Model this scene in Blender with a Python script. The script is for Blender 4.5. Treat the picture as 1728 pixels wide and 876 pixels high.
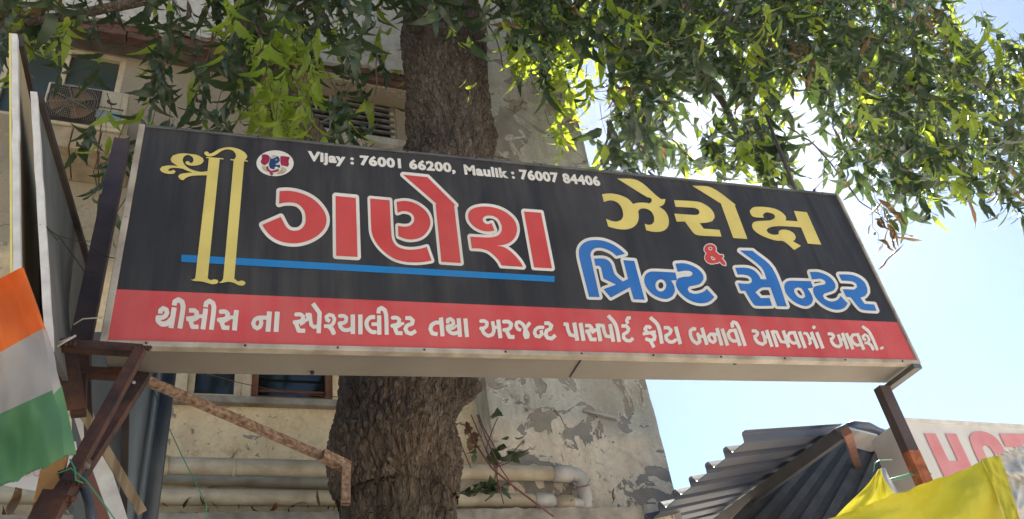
import bpy, math, random, time
import numpy as np
from mathutils import Vector, Matrix, Euler, noise as mn
T0 = time.time()
random.seed(7); rng = np.random.default_rng(11)
scene = bpy.context.scene
for o in list(bpy.data.objects): bpy.data.objects.remove(o)
col = scene.collection

# ------------------------------------------------------------------ camera
FPX = 1364.0; CX, CY = 864.0, 438.0; CAMZ = 1.6
def _n(v): v = np.array(v, float); return v / np.linalg.norm(v)
RX = _n([4227, -256.6, -FPX]); RU = np.array([-325, 1902, -FPX]); RU = _n(RU - RU.dot(RX) * RX)
RY = np.cross(RU, RX)
cam_d = bpy.data.cameras.new('camera'); cam = bpy.data.objects.new('camera', cam_d); col.objects.link(cam)
M3 = Matrix((RX.tolist(), RY.tolist(), RU.tolist()))
cam.matrix_world = Matrix.Translation((0, 0, CAMZ)) @ M3.to_4x4()
cam_d.sensor_width = 36; cam_d.lens = 36 * FPX / 1728; cam_d.clip_start = 0.05; cam_d.clip_end = 3000
scene.camera = cam
# ------------------------------------------------------------------ light
def ray(px, py):
    v = np.array([px - CX, -(py - CY), -FPX]); return np.array([RX @ v, RY @ v, RU @ v])
SUNPX = (1238, 166)
sd = _n(ray(*SUNPX)); SUN_EL = math.asin(sd[2]); SUN_AZ = math.atan2(sd[0], sd[1])
w = bpy.data.worlds.new('World'); scene.world = w; w.use_nodes = True
nt = w.node_tree; bg = nt.nodes['Background']
sky = nt.nodes.new('ShaderNodeTexSky'); sky.sky_type = 'NISHITA'; sky.sun_disc = False
sky.sun_elevation = SUN_EL; sky.sun_rotation = SUN_AZ
sky.altitude = 50; sky.air_density = 1.0; sky.dust_density = 0.2; sky.ozone_density = 1.0
nt.links.new(sky.outputs[0], bg.inputs[0]); bg.inputs[1].default_value = 0.05
sl = bpy.data.lights.new('sun', 'SUN'); sl.energy = 5.0; sl.angle = math.radians(0.5); sl.color = (1, 0.94, 0.84)
so = bpy.data.objects.new('sun', sl); col.objects.link(so)
so.rotation_euler = Vector(sd.tolist()).to_track_quat('Z', 'Y').to_euler(); so.location = (5, 5, 12)
scene.view_settings.view_transform = 'Standard'; scene.view_settings.look = 'None'
scene.view_settings.exposure = 1.85; scene.view_settings.gamma = 1

# ------------------------------------------------------------------ unprojection helpers (world coordinates)
def PY(px, py, y):
    q = ray(px, py); q = q * y / q[1]; return np.array([q[0], q[1], q[2] + CAMZ])
def PZ(px, py, z):
    q = ray(px, py); q = q * (z - CAMZ) / q[2]; return np.array([q[0], q[1], q[2] + CAMZ])
FA = math.radians(4.0); FY = 5.6; fc, fs = math.cos(FA), math.sin(FA)
def FP(s, off, z): return np.array([s * fc + off * fs, FY + s * fs - off * fc, z])
def FS(px, py, off=0.0):       # pixel -> facade coords (s, z) on the plane at distance off in front of the wall
    q = ray(px, py); n = np.array([fs, -fc]); o = np.array([0, FY])
    t = (n @ o + off) / (n @ q[:2]); p = q * t
    s = (p[0]) * fc + (p[1] - FY) * fs
    return s, p[2] + CAMZ

# ------------------------------------------------------------------ materials
def mat(name, c1, c2=None, scale=6.0, rough=0.7, bump=0.0, bscale=40.0, metal=0.0, spec=0.5, stretch=(1, 1, 1), detail=6, contrast=(0.35, 0.65), trans=0):
    m = bpy.data.materials.new(name); m.use_nodes = True; t = m.node_tree; b = t.nodes['Principled BSDF']
    b.inputs['Roughness'].default_value = rough; b.inputs['Metallic'].default_value = metal
    b.inputs['Specular IOR Level'].default_value = spec
    tc = t.nodes.new('ShaderNodeTexCoord'); mp = t.nodes.new('ShaderNodeMapping'); mp.inputs['Scale'].default_value = stretch
    t.links.new(tc.outputs['Object'], mp.inputs[0])
    if c2 is None: b.inputs['Base Color'].default_value = (*c1, 1)
    else:
        nz = t.nodes.new('ShaderNodeTexNoise'); nz.inputs['Scale'].default_value = scale; nz.inputs['Detail'].default_value = detail
        t.links.new(mp.outputs[0], nz.inputs[0])
        r = t.nodes.new('ShaderNodeValToRGB'); r.color_ramp.elements[0].position = contrast[0]; r.color_ramp.elements[1].position = contrast[1]
        r.color_ramp.elements[0].color = (*c1, 1); r.color_ramp.elements[1].color = (*c2, 1)
        t.links.new(nz.outputs[0], r.inputs[0]); t.links.new(r.outputs[0], b.inputs['Base Color'])
    if bump:
        n2 = t.nodes.new('ShaderNodeTexNoise'); n2.inputs['Scale'].default_value = bscale; n2.inputs['Detail'].default_value = 8
        t.links.new(mp.outputs[0], n2.inputs[0]); bp = t.nodes.new('ShaderNodeBump'); bp.inputs['Strength'].default_value = bump
        bp.inputs['Distance'].default_value = 0.01
        t.links.new(n2.outputs[0], bp.inputs['Height']); t.links.new(bp.outputs[0], b.inputs['Normal'])
    return m
def N(t, kind, **kw):
    n = t.nodes.new(kind)
    for k, v in kw.items(): n.inputs[k].default_value = v
    return n
def ramp(t, fac, stops):
    r = t.nodes.new('ShaderNodeValToRGB'); e = r.color_ramp.elements
    while len(e) < len(stops): e.new(0.5)
    for i, (p, c) in enumerate(stops):
        e[i].position = p; e[i].color = (*c, 1) if len(c) == 3 else c
    t.links.new(fac, r.inputs[0]); return r.outputs[0]
def mix(t, fac, a, b, mode='MIX'):
    m = t.nodes.new('ShaderNodeMix'); m.data_type = 'RGBA'; m.blend_type = mode
    for sck, v in ((m.inputs[0], fac), (m.inputs[6], a), (m.inputs[7], b)):
        if hasattr(v, 'is_output'): t.links.new(v, sck)
        elif isinstance(v, (int, float)): sck.default_value = v
        else: sck.default_value = (*v, 1)
    return m.outputs[2]
def mathn(t, op, a, b=0.0):
    m = t.nodes.new('ShaderNodeMath'); m.operation = op
    for i, v in enumerate((a, b)):
        if hasattr(v, 'is_output'): t.links.new(v, m.inputs[i])
        else: m.inputs[i].default_value = v
    return m.outputs[0]
W3 = ((0, 0, 0), (1, 1, 1))
def wall_mat(name, paint1, paint2, bare1, bare2, thr=0.56, pscale=1.1, zband=None, upper=None, streak=0.0):
    """old painted plaster: two-tone paint, flaked patches of bare cement, hairline cracks, run marks"""
    m = bpy.data.materials.new(name); m.use_nodes = True; t = m.node_tree; b = t.nodes['Principled BSDF']
    b.inputs['Roughness'].default_value = 0.9; b.inputs['Specular IOR Level'].default_value = 0.2
    tc = t.nodes.new('ShaderNodeTexCoord'); O = tc.outputs['Object']
    def nz(sc, det=6, dist=0.0, rough=0.55):
        n = N(t, 'ShaderNodeTexNoise', Scale=sc, Detail=det, Distortion=dist, Roughness=rough); t.links.new(O, n.inputs[0]); return n.outputs[0]
    paint = ramp(t, nz(3.5, 8), [(0.3, paint1), (0.7, paint2)])
    fine = ramp(t, nz(38, 6), [(0.3, (0.72, 0.7, 0.68)), (0.55, (1, 1, 1))])
    paint = mix(t, 0.45, paint, fine, 'MULTIPLY')
    dirt = ramp(t, nz(9, 10, 0.4, 0.7), [(0.5, (1, 1, 1)), (0.75, (0.5, 0.44, 0.38))])
    paint = mix(t, 0.6, paint, dirt, 'MULTIPLY')
    if upper is not None:      # a second tone above a height: the pilaster's upper coat, the wall's darker top
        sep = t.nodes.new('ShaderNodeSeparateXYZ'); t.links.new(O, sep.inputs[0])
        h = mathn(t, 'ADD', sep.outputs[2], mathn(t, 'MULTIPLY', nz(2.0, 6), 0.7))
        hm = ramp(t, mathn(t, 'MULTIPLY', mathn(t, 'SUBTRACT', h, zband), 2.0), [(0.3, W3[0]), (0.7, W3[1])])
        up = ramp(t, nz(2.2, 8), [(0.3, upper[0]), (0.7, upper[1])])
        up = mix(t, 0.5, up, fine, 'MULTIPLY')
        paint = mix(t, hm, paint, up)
    if streak:                 # vertical run marks
        mp = N(t, 'ShaderNodeMapping'); mp.inputs['Scale'].default_value = (7, 7, 0.5); t.links.new(O, mp.inputs[0])
        n = N(t, 'ShaderNodeTexNoise', Scale=1.6, Detail=7); t.links.new(mp.outputs[0], n.inputs[0])
        st = ramp(t, n.outputs[0], [(0.38, (0.62, 0.60, 0.57)), (0.6, (1, 1, 1))])
        paint = mix(t, streak, paint, st, 'MULTIPLY')
    flake = nz(pscale, 9, 0.9, 0.62)
    fm = ramp(t, flake, [(thr, W3[0]), (thr + 0.012, W3[1])])
    bare = ramp(t, nz(7, 8), [(0.3, bare1), (0.7, bare2)])
    lip = ramp(t, flake, [(thr - 0.014, W3[0]), (thr - 0.004, (.8, .8, .8)), (thr + 0.001, W3[0])])
    c = mix(t, lip, paint, (0.80, 0.77, 0.70))
    c = mix(t, fm, c, bare)
    sf_ = nz(pscale * 4.5, 8, 1.2, 0.6); fm2 = mathn(t, 'MULTIPLY', ramp(t, sf_, [(0.63, W3[0]), (0.64, W3[1])]), ramp(t, nz(1.1, 2), [(0.42, W3[0]), (0.52, W3[1])]))
    c = mix(t, fm2, c, bare)
    st2 = ramp(t, nz(1.3, 7, 1.5, 0.6), [(0.5, W3[0]), (0.72, (.65, .65, .65))]); c = mix(t, st2, c, (0.30, 0.22, 0.13))
    fm = mathn(t, 'MAXIMUM', fm, fm2)
    vo = N(t, 'ShaderNodeTexVoronoi', Scale=1.3); vo.feature = 'DISTANCE_TO_EDGE'
    ns = N(t, 'ShaderNodeTexNoise', Scale=4.0, Detail=6); t.links.new(O, ns.inputs[0])
    ad = t.nodes.new('ShaderNodeMix'); ad.data_type = 'VECTOR'; ad.inputs[0].default_value = 0.25
    t.links.new(O, ad.inputs[4]); t.links.new(ns.outputs[1], ad.inputs[5]); t.links.new(ad.outputs[1], vo.inputs[0])
    ck = ramp(t, vo.outputs[0], [(0.0, W3[1]), (0.008, W3[0])])
    ckm = mathn(t, 'MULTIPLY', ck, ramp(t, nz(1.7, 3), [(0.5, W3[0]), (0.56, W3[1])]))
    c = mix(t, ckm, c, (0.12, 0.10, 0.08))
    t.links.new(c, b.inputs['Base Color'])
    hgt = mathn(t, 'SUBTRACT', mathn(t, 'MULTIPLY', nz(24, 8), 0.35), mathn(t, 'MULTIPLY', fm, 0.7))
    hgt = mathn(t, 'SUBTRACT', hgt, mathn(t, 'MULTIPLY', ckm, 1.0))
    bp = N(t, 'ShaderNodeBump', Strength=0.8, Distance=0.012); t.links.new(hgt, bp.inputs['Height']); t.links.new(bp.outputs[0], b.inputs['Normal'])
    return m
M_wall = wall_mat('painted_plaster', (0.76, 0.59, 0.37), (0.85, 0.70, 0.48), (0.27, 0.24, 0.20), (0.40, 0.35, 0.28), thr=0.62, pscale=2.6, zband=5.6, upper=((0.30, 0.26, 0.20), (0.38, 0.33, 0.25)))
M_pil = wall_mat('flaking_plaster', (0.74, 0.62, 0.48), (0.86, 0.77, 0.64), (0.22, 0.205, 0.19), (0.36, 0.33, 0.29), thr=0.545, pscale=2.6, zband=4.3, upper=((0.42, 0.41, 0.37), (0.56, 0.55, 0.50)), streak=0.45)
M_fascia = wall_mat('fascia_plaster', (0.42, 0.41, 0.38), (0.60, 0.58, 0.53), (0.30, 0.27, 0.24), (0.40, 0.37, 0.33), thr=0.62, pscale=1.6, streak=0.4)
M_concrete = mat('concrete', (0.20, 0.18, 0.15), (0.36, 0.33, 0.29), 8, 0.95, 0.8, 30)
M_soffit = mat('soffit_plaster', (0.10, 0.08, 0.06), (0.17, 0.14, 0.11), 5, 0.95, 0.4, 30)  # dirty brown, darkened further for the shadow gap under the fascia
M_brick = mat('brick', (0.07, 0.04, 0.032), (0.15, 0.075, 0.055), 14, 0.95, 0.9, 60)  # brick tone lowered to carry the shade below the fascia
M_black = mat('sign_face_black', (0.020, 0.016, 0.013), (0.036, 0.032, 0.028), 3.0, 0.42, 0.05, 9, spec=0.45, stretch=(1, 1, 0.35), contrast=(0.3, 0.75))
M_red = mat('sign_red_band', (0.53, 0.06, 0.06), (0.62, 0.09, 0.085), 4, 0.45, 0.04, 12, spec=0.4)
M_lred = mat('letter_red', (0.52, 0.05, 0.045), (0.58, 0.07, 0.06), 5, 0.45, spec=0.4)
M_lwhite = mat('letter_cream', (0.66, 0.62, 0.56), (0.74, 0.70, 0.64), 7, 0.5, spec=0.3)
M_lyel = mat('letter_yellow', (0.62, 0.50, 0.14), (0.70, 0.57, 0.17), 6, 0.5, spec=0.3)
M_lblue = mat('letter_blue', (0.02, 0.13, 0.42), (0.03, 0.16, 0.47), 5, 0.45, spec=0.4)
M_stripe = mat('stripe_blue', (0.01, 0.17, 0.45), (0.015, 0.2, 0.5), 5, 0.45, spec=0.4)
M_frame = mat('aluminium_frame', (0.27, 0.225, 0.17), (0.50, 0.44, 0.36), 9, 0.5, 0.2, 30, contrast=(0.3, 0.6))
M_framedark = mat('painted_frame_dark', (0.06, 0.06, 0.065), (0.12, 0.12, 0.12), 9, 0.5)
M_under = mat('sheet_underside', (0.21, 0.185, 0.16), (0.27, 0.24, 0.205), 2.0, 0.6, 0.08, 14)
M_rust = mat('rusty_iron', (0.035, 0.018, 0.015), (0.13, 0.05, 0.028), 9, 0.85, 0.7, 60, contrast=(0.4, 0.75))
M_post = mat('brown_painted_post', (0.055, 0.036, 0.036), (0.09, 0.06, 0.055), 5, 0.6, 0.3, 50)
M_rusttube = mat('rusted_peeling_tube', (0.13, 0.06, 0.035), (0.42, 0.30, 0.21), 55, 0.8, 0.8, 90, contrast=(0.34, 0.72), detail=10)
M_orange = mat('orange_primer_post', (0.55, 0.27, 0.08), (0.30, 0.10, 0.04), 5, 0.7, 0.4, 40, contrast=(0.5, 0.7))
M_orust = mat('orange_rust', (0.42, 0.13, 0.05), (0.22, 0.06, 0.03), 22, 0.85, 0.5, 60)
M_panelgrey = mat('grey_sheet_panel', (0.11, 0.115, 0.11), (0.16, 0.165, 0.155), 3, 0.6, 0.1, 20, stretch=(4, 4, 0.4))
M_panelblue = mat('blue_grey_sheet', (0.17, 0.22, 0.27), (0.23, 0.28, 0.33), 3, 0.55, 0.1, 20, stretch=(4, 4, 0.3))
M_board = mat('brown_board', (0.40, 0.30, 0.17), (0.52, 0.40, 0.25), 4, 0.7, 0.1, 20, stretch=(5, 5, 0.4))
M_boardwhite = mat('white_edging', (0.60, 0.56, 0.52), (0.78, 0.75, 0.71), 12, 0.6, 0.25, 30)
M_boardyellow = mat('yellow_edging', (0.72, 0.62, 0.18), (0.78, 0.68, 0.25), 8, 0.6)
M_darkedge = mat('dark_edging', (0.035, 0.025, 0.022), (0.06, 0.045, 0.04), 8, 0.7)
M_wood = mat('weathered_batten', (0.20, 0.14, 0.08), (0.36, 0.27, 0.17), 8, 0.85, 0.5, 30, stretch=(5, 5, 0.6))
M_pipe = mat('old_drain_pipe', (0.40, 0.34, 0.24), (0.56, 0.50, 0.38), 7, 0.65, 0.15, 30, contrast=(0.3, 0.6))
M_pipeg = mat('grey_drain_pipe', (0.38, 0.36, 0.34), (0.52, 0.50, 0.46), 9, 0.55, 0.1, 30)
M_dpipe = mat('dark_blue_pipe', (0.03, 0.04, 0.055), (0.05, 0.065, 0.085), 8, 0.5)
M_glass = mat('window_glass', (0.015, 0.02, 0.022), None, rough=0.08, spec=0.8)
M_wframe = mat('window_frame_paint', (0.46, 0.38, 0.26), (0.60, 0.51, 0.37), 12, 0.7, 0.3, 40)
M_wbrown = mat('brown_window_bar', (0.14, 0.055, 0.03), (0.20, 0.09, 0.05), 12, 0.7)
M_wlight = mat('aluminium_bar', (0.14, 0.13, 0.12), (0.26, 0.25, 0.23), 12, 0.5)
M_tint = mat('tinted_glass', (0.045, 0.06, 0.058), (0.06, 0.08, 0.075), 3, 0.3)
M_interior = mat('dark_room', (0.02, 0.02, 0.02), None, rough=1)
M_ac = mat('ac_casing', (0.50, 0.43, 0.30), (0.60, 0.53, 0.39), 6, 0.55, 0.05, 20)
M_acdark = mat('ac_dark', (0.02, 0.02, 0.02), (0.05, 0.04, 0.035), 9, 0.7)
M_acwire = mat('ac_wire', (0.20, 0.18, 0.14), None, rough=0.5)
M_fan = mat('fan_blade', (0.22, 0.11, 0.05), (0.30, 0.17, 0.09), 7, 0.6)
M_sticker = mat('faded_sticker', (0.20, 0.22, 0.21), (0.30, 0.34, 0.34), 30, 0.6)
M_stblue = mat('sticker_blue', (0.12, 0.30, 0.40), (0.2, 0.4, 0.45), 40, 0.6)
M_print = mat('dark_print', (0.02, 0.02, 0.025), None)
M_block = mat('cement_block', (0.30, 0.23, 0.15), (0.42, 0.33, 0.22), 9, 0.9, 0.6, 40)
M_fo = mat('flag_saffron', (0.72, 0.13, 0.025), (0.80, 0.17, 0.03), 6, 0.85, 0.15, 300)
M_fw = mat('flag_white', (0.36, 0.33, 0.31), (0.44, 0.41, 0.39), 3, 0.85, 0.15, 300)
M_fg = mat('flag_green', (0.10, 0.23, 0.11), (0.13, 0.28, 0.14), 5, 0.85, 0.15, 300)
M_poster = mat('paper_poster', (0.60, 0.56, 0.53), (0.70, 0.66, 0.63), 8, 0.8)
M_pposter = mat('faded_pink', (0.55, 0.30, 0.30), (0.62, 0.40, 0.39), 8, 0.8)
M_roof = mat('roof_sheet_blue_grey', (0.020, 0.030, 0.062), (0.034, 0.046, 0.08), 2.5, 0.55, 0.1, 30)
M_beam = mat('roof_beam', (0.035, 0.04, 0.05), (0.06, 0.06, 0.07), 6, 0.7)
M_redbeam = mat('red_brown_brace', (0.16, 0.07, 0.05), (0.22, 0.10, 0.07), 6, 0.7)
M_hot = mat('white_sign_face', (0.62, 0.59, 0.56), (0.70, 0.67, 0.64), 3, 0.5, 0.05, 9)
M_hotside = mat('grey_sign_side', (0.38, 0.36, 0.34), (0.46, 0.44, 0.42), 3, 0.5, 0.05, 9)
M_hotred = mat('faded_red_letter', (0.62, 0.20, 0.21), (0.68, 0.26, 0.27), 5, 0.5)
M_tarp = mat('yellow_tarpaulin', (0.64, 0.55, 0.025), (0.74, 0.66, 0.05), 2.4, 0.6, 0.25, 9, contrast=(0.3, 0.7))
M_tarpw = mat('frayed_white_lining', (0.50, 0.47, 0.44), (0.74, 0.71, 0.67), 9, 0.9, 0.5, 30)
M_gw = mat('green_wire', (0.06, 0.28, 0.16), None, rough=0.5)
M_wire = mat('thin_wire', (0.05, 0.04, 0.04), None, rough=0.6)
M_wirew = mat('pale_wire', (0.45, 0.40, 0.36), None, rough=0.6)
M_rw = mat('red_stem', (0.14, 0.05, 0.05), None, rough=0.6)
M_ground = mat('dusty_concrete_ground', (0.42, 0.37, 0.30), (0.55, 0.49, 0.40), 1.5, 0.95, 0.4, 60)
M_eb = mat('emblem_blue', (0.01, 0.04, 0.13), None, rough=0.5)
M_er = mat('emblem_red', (0.36, 0.015, 0.05), (0.2, 0.01, 0.03), 30, 0.5)
M_eg = mat('emblem_khaki', (0.34, 0.29, 0.16), (0.5, 0.45, 0.30), 30, 0.5)

def weather(m, amt=0.25, dust=(0.22, 0.20, 0.17), sx=9.0, sz=0.7, spots=True, thr=(0.42, 0.75)):
    """a film of dust in vertical runs plus small scuffs, laid over the material's own colour"""
    t = m.node_tree; b = t.nodes['Principled BSDF']; inp = b.inputs['Base Color']
    src = inp.links[0].from_socket if inp.links else tuple(inp.default_value)[:3]
    tc = t.nodes.new('ShaderNodeTexCoord'); mp = N(t, 'ShaderNodeMapping'); mp.inputs['Scale'].default_value = (sx, sx, sz); t.links.new(tc.outputs['Object'], mp.inputs[0])
    n = N(t, 'ShaderNodeTexNoise', Scale=1.0, Detail=9, Roughness=0.65); t.links.new(mp.outputs[0], n.inputs[0])
    n2 = N(t, 'ShaderNodeTexNoise', Scale=2.2, Detail=5); t.links.new(tc.outputs['Object'], n2.inputs[0])
    f = mathn(t, 'MULTIPLY', ramp(t, n.outputs[0], [(thr[0], W3[0]), (thr[1], W3[1])]), ramp(t, n2.outputs[0], [(0.35, (.3, .3, .3)), (0.65, W3[1])]))
    f = mathn(t, 'MULTIPLY', f, amt)
    if spots:
        n3 = N(t, 'ShaderNodeTexNoise', Scale=45, Detail=4); t.links.new(tc.outputs['Object'], n3.inputs[0])
        f = mathn(t, 'ADD', f, mathn(t, 'MULTIPLY', ramp(t, n3.outputs[0], [(0.70, W3[0]), (0.76, W3[1])]), amt * 0.9))
    t.links.new(mix(t, f, src, dust), inp)
def puckered(m, st=0.22):
    t = m.node_tree; b = t.nodes['Principled BSDF']; tc = t.nodes.new('ShaderNodeTexCoord'); mp = N(t, 'ShaderNodeMapping'); mp.inputs['Scale'].default_value = (1.6, 1, 0.8)
    t.links.new(tc.outputs['Object'], mp.inputs[0]); n = N(t, 'ShaderNodeTexNoise', Scale=2.6, Detail=3, Distortion=0.6); t.links.new(mp.outputs[0], n.inputs[0])
    bp = N(t, 'ShaderNodeBump', Strength=st, Distance=0.06); t.links.new(n.outputs[0], bp.inputs['Height']); t.links.new(bp.outputs[0], b.inputs['Normal'])
for m_ in (M_black, M_red, M_lred, M_lwhite, M_lyel, M_lblue, M_stripe): puckered(m_)
weather(M_black, 0.30); weather(M_red, 0.28, (0.36, 0.28, 0.25)); weather(M_lred, 0.15); weather(M_lwhite, 0.35, (0.38, 0.33, 0.27)); weather(M_lyel, 0.22, (0.35, 0.30, 0.2)); weather(M_lblue, 0.15); weather(M_stripe, 0.15)
weather(M_under, 0.5, (0.12, 0.10, 0.085), 1.5, 1.5); weather(M_frame, 0.6, (0.20, 0.13, 0.08), 5, 5)
weather(M_pipe, 0.75, (0.20, 0.15, 0.10), 1.6, 7, thr=(0.4, 0.62)); weather(M_pipeg, 0.5, (0.17, 0.15, 0.12), 4, 4)
weather(M_boardwhite, 0.5, (0.22, 0.19, 0.16), 6, 1); weather(M_board, 0.5, (0.14, 0.10, 0.06), 8, .5); weather(M_panelgrey, 0.5, (0.10, 0.10, 0.09), 8, .5); weather(M_panelblue, 0.5, (0.10, 0.11, 0.12), 8, .5)
weather(M_rusttube, 0.6, (0.10, 0.05, 0.03), 3, 3); weather(M_wall, 0.55, (0.33, 0.25, 0.16), 4, 1.5, thr=(.45, .7)); weather(M_pil, 0.35, (0.34, 0.28, 0.22), 5, .4)
weather(M_roof, 0.6, (0.10, 0.07, 0.05), 2, 5); weather(M_beam, 0.4, (0.08, 0.06, 0.05), 2, 5)
weather(M_tarp, 0.5, (0.20, 0.16, 0.08), 1.5, 1.5); weather(M_fw, 0.35, (0.22, 0.19, 0.17), 3, 2); weather(M_fo, 0.3, (0.4, 0.12, 0.04), 3, 2); weather(M_fg, 0.3, (0.06, 0.12, 0.06), 3, 2)
weather(M_hot, 0.4, (0.36, 0.33, 0.30), 5, .6); weather(M_hotred, 0.4, (0.66, 0.45, 0.43), 5, .6); weather(M_ac, 0.5, (0.25, 0.2, 0.13), 4, 1)
def thin(m, f, tint):     # cloth that lets light through
    t = m.node_tree; b = t.nodes['Principled BSDF']; out = t.nodes['Material Output']; tr = t.nodes.new('ShaderNodeBsdfTranslucent'); tr.inputs[0].default_value = (*tint, 1)
    mx = t.nodes.new('ShaderNodeMixShader'); mx.inputs[0].default_value = f; t.links.new(b.outputs[0], mx.inputs[1]); t.links.new(tr.outputs[0], mx.inputs[2]); t.links.new(mx.outputs[0], out.inputs[0])
puckered(M_fo, .5); puckered(M_fw, .5); puckered(M_fg, .5); puckered(M_tarp, .4)
thin(M_tarp, 0.22, (0.75, 0.68, 0.06)); thin(M_fo, 0.2, (0.8, 0.2, 0.03)); thin(M_fw, 0.2, (0.6, 0.56, 0.52)); thin(M_fg, 0.2, (0.1, 0.35, 0.12))

def leaf_mat(name, c1, c2, tcol, tw=0.5):
    m = bpy.data.materials.new(name); m.use_nodes = True; t = m.node_tree; b = t.nodes['Principled BSDF']; out = t.nodes['Material Output']
    oi = t.nodes.new('ShaderNodeNewGeometry')
    f = oi.outputs['Random Per Island']
    c = ramp(t, f, [(0.0, c1), (0.85, c2), (1.0, (c2[0] * 1.7, c2[1] * 1.15, c2[2]))])
    tc = t.nodes.new('ShaderNodeTexCoord'); n = N(t, 'ShaderNodeTexNoise', Scale=35, Detail=3); t.links.new(tc.outputs['Object'], n.inputs[0])
    c = mix(t, 0.35, c, ramp(t, n.outputs[0], [(0.35, (0.55, 0.6, 0.5)), (0.65, (1, 1, 1))]), 'MULTIPLY')
    t.links.new(c, b.inputs['Base Color']); b.inputs['Roughness'].default_value = 0.32; b.inputs['Specular IOR Level'].default_value = 0.5
    tr = t.nodes.new('ShaderNodeBsdfTranslucent')
    tcn = ramp(t, f, [(0.0, (tcol[0] * 0.75, tcol[1] * 0.85, tcol[2])), (1.0, tcol)]); t.links.new(tcn, tr.inputs[0])
    mx = t.nodes.new('ShaderNodeMixShader'); mx.inputs[0].default_value = tw
    t.links.new(b.outputs[0], mx.inputs[1]); t.links.new(tr.outputs[0], mx.inputs[2]); t.links.new(mx.outputs[0], out.inputs[0])
    return m
M_leaf = leaf_mat('leaf_green', (0.020, 0.038, 0.026), (0.042, 0.070, 0.036), (0.13, 0.21, 0.035), 0.20)
M_leafy = leaf_mat('leaf_young_sunlit', (0.14, 0.21, 0.03), (0.20, 0.28, 0.045), (0.60, 0.70, 0.05), 0.45)  # young leaf colour, brightened so the sprays read as sunlit
M_leafd = leaf_mat('leaf_dry', (0.10, 0.06, 0.03), (0.20, 0.12, 0.055), (0.25, 0.13, 0.04), 0.3)
M_twig = mat('twig', (0.05, 0.035, 0.022), (0.10, 0.07, 0.045), 10, 0.85)

def bark_mat():
    m = bpy.data.materials.new('bark'); m.use_nodes = True; t = m.node_tree; b = t.nodes['Principled BSDF']
    b.inputs['Roughness'].default_value = 0.95; b.inputs['Specular IOR Level'].default_value = 0.15
    tc = t.nodes.new('ShaderNodeTexCoord'); mp = N(t, 'ShaderNodeMapping'); mp.inputs['Scale'].default_value = (1, 1, 0.35); t.links.new(tc.outputs['Object'], mp.inputs[0])
    n1 = N(t, 'ShaderNodeTexNoise', Scale=9, Detail=10, Roughness=0.65); t.links.new(mp.outputs[0], n1.inputs[0])
    c = ramp(t, n1.outputs[0], [(0.3, (0.065, 0.052, 0.044)), (0.5, (0.125, 0.100, 0.082)), (0.68, (0.22, 0.18, 0.145))])
    n0 = N(t, 'ShaderNodeTexNoise', Scale=1.4, Detail=4); t.links.new(tc.outputs['Object'], n0.inputs[0])
    c = mix(t, ramp(t, n0.outputs[0], [(0.45, W3[0]), (0.62, (0.6, 0.6, 0.6))]), c, (0.23, 0.175, 0.135))
    t.links.new(c, b.inputs['Base Color'])
    vo = N(t, 'ShaderNodeTexVoronoi', Scale=38); vo.feature = 'DISTANCE_TO_EDGE'
    n2 = N(t, 'ShaderNodeTexNoise', Scale=20, Detail=5); t.links.new(mp.outputs[0], n2.inputs[0])
    ad = t.nodes.new('ShaderNodeMix'); ad.data_type = 'VECTOR'; ad.inputs[0].default_value = 0.06
    t.links.new(mp.outputs[0], ad.inputs[4]); t.links.new(n2.outputs[1], ad.inputs[5]); t.links.new(ad.outputs[1], vo.inputs[0])
    e = ramp(t, vo.outputs[0], [(0.0, W3[0]), (0.25, W3[1])])
    n3 = N(t, 'ShaderNodeTexNoise', Scale=70, Detail=6); t.links.new(mp.outputs[0], n3.inputs[0])
    bp = N(t, 'ShaderNodeBump', Strength=1.0, Distance=0.02); t.links.new(mathn(t, 'ADD', e, n3.outputs[0]), bp.inputs['Height']); t.links.new(bp.outputs[0], b.inputs['Normal'])
    return m
M_bark = bark_mat()

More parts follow.
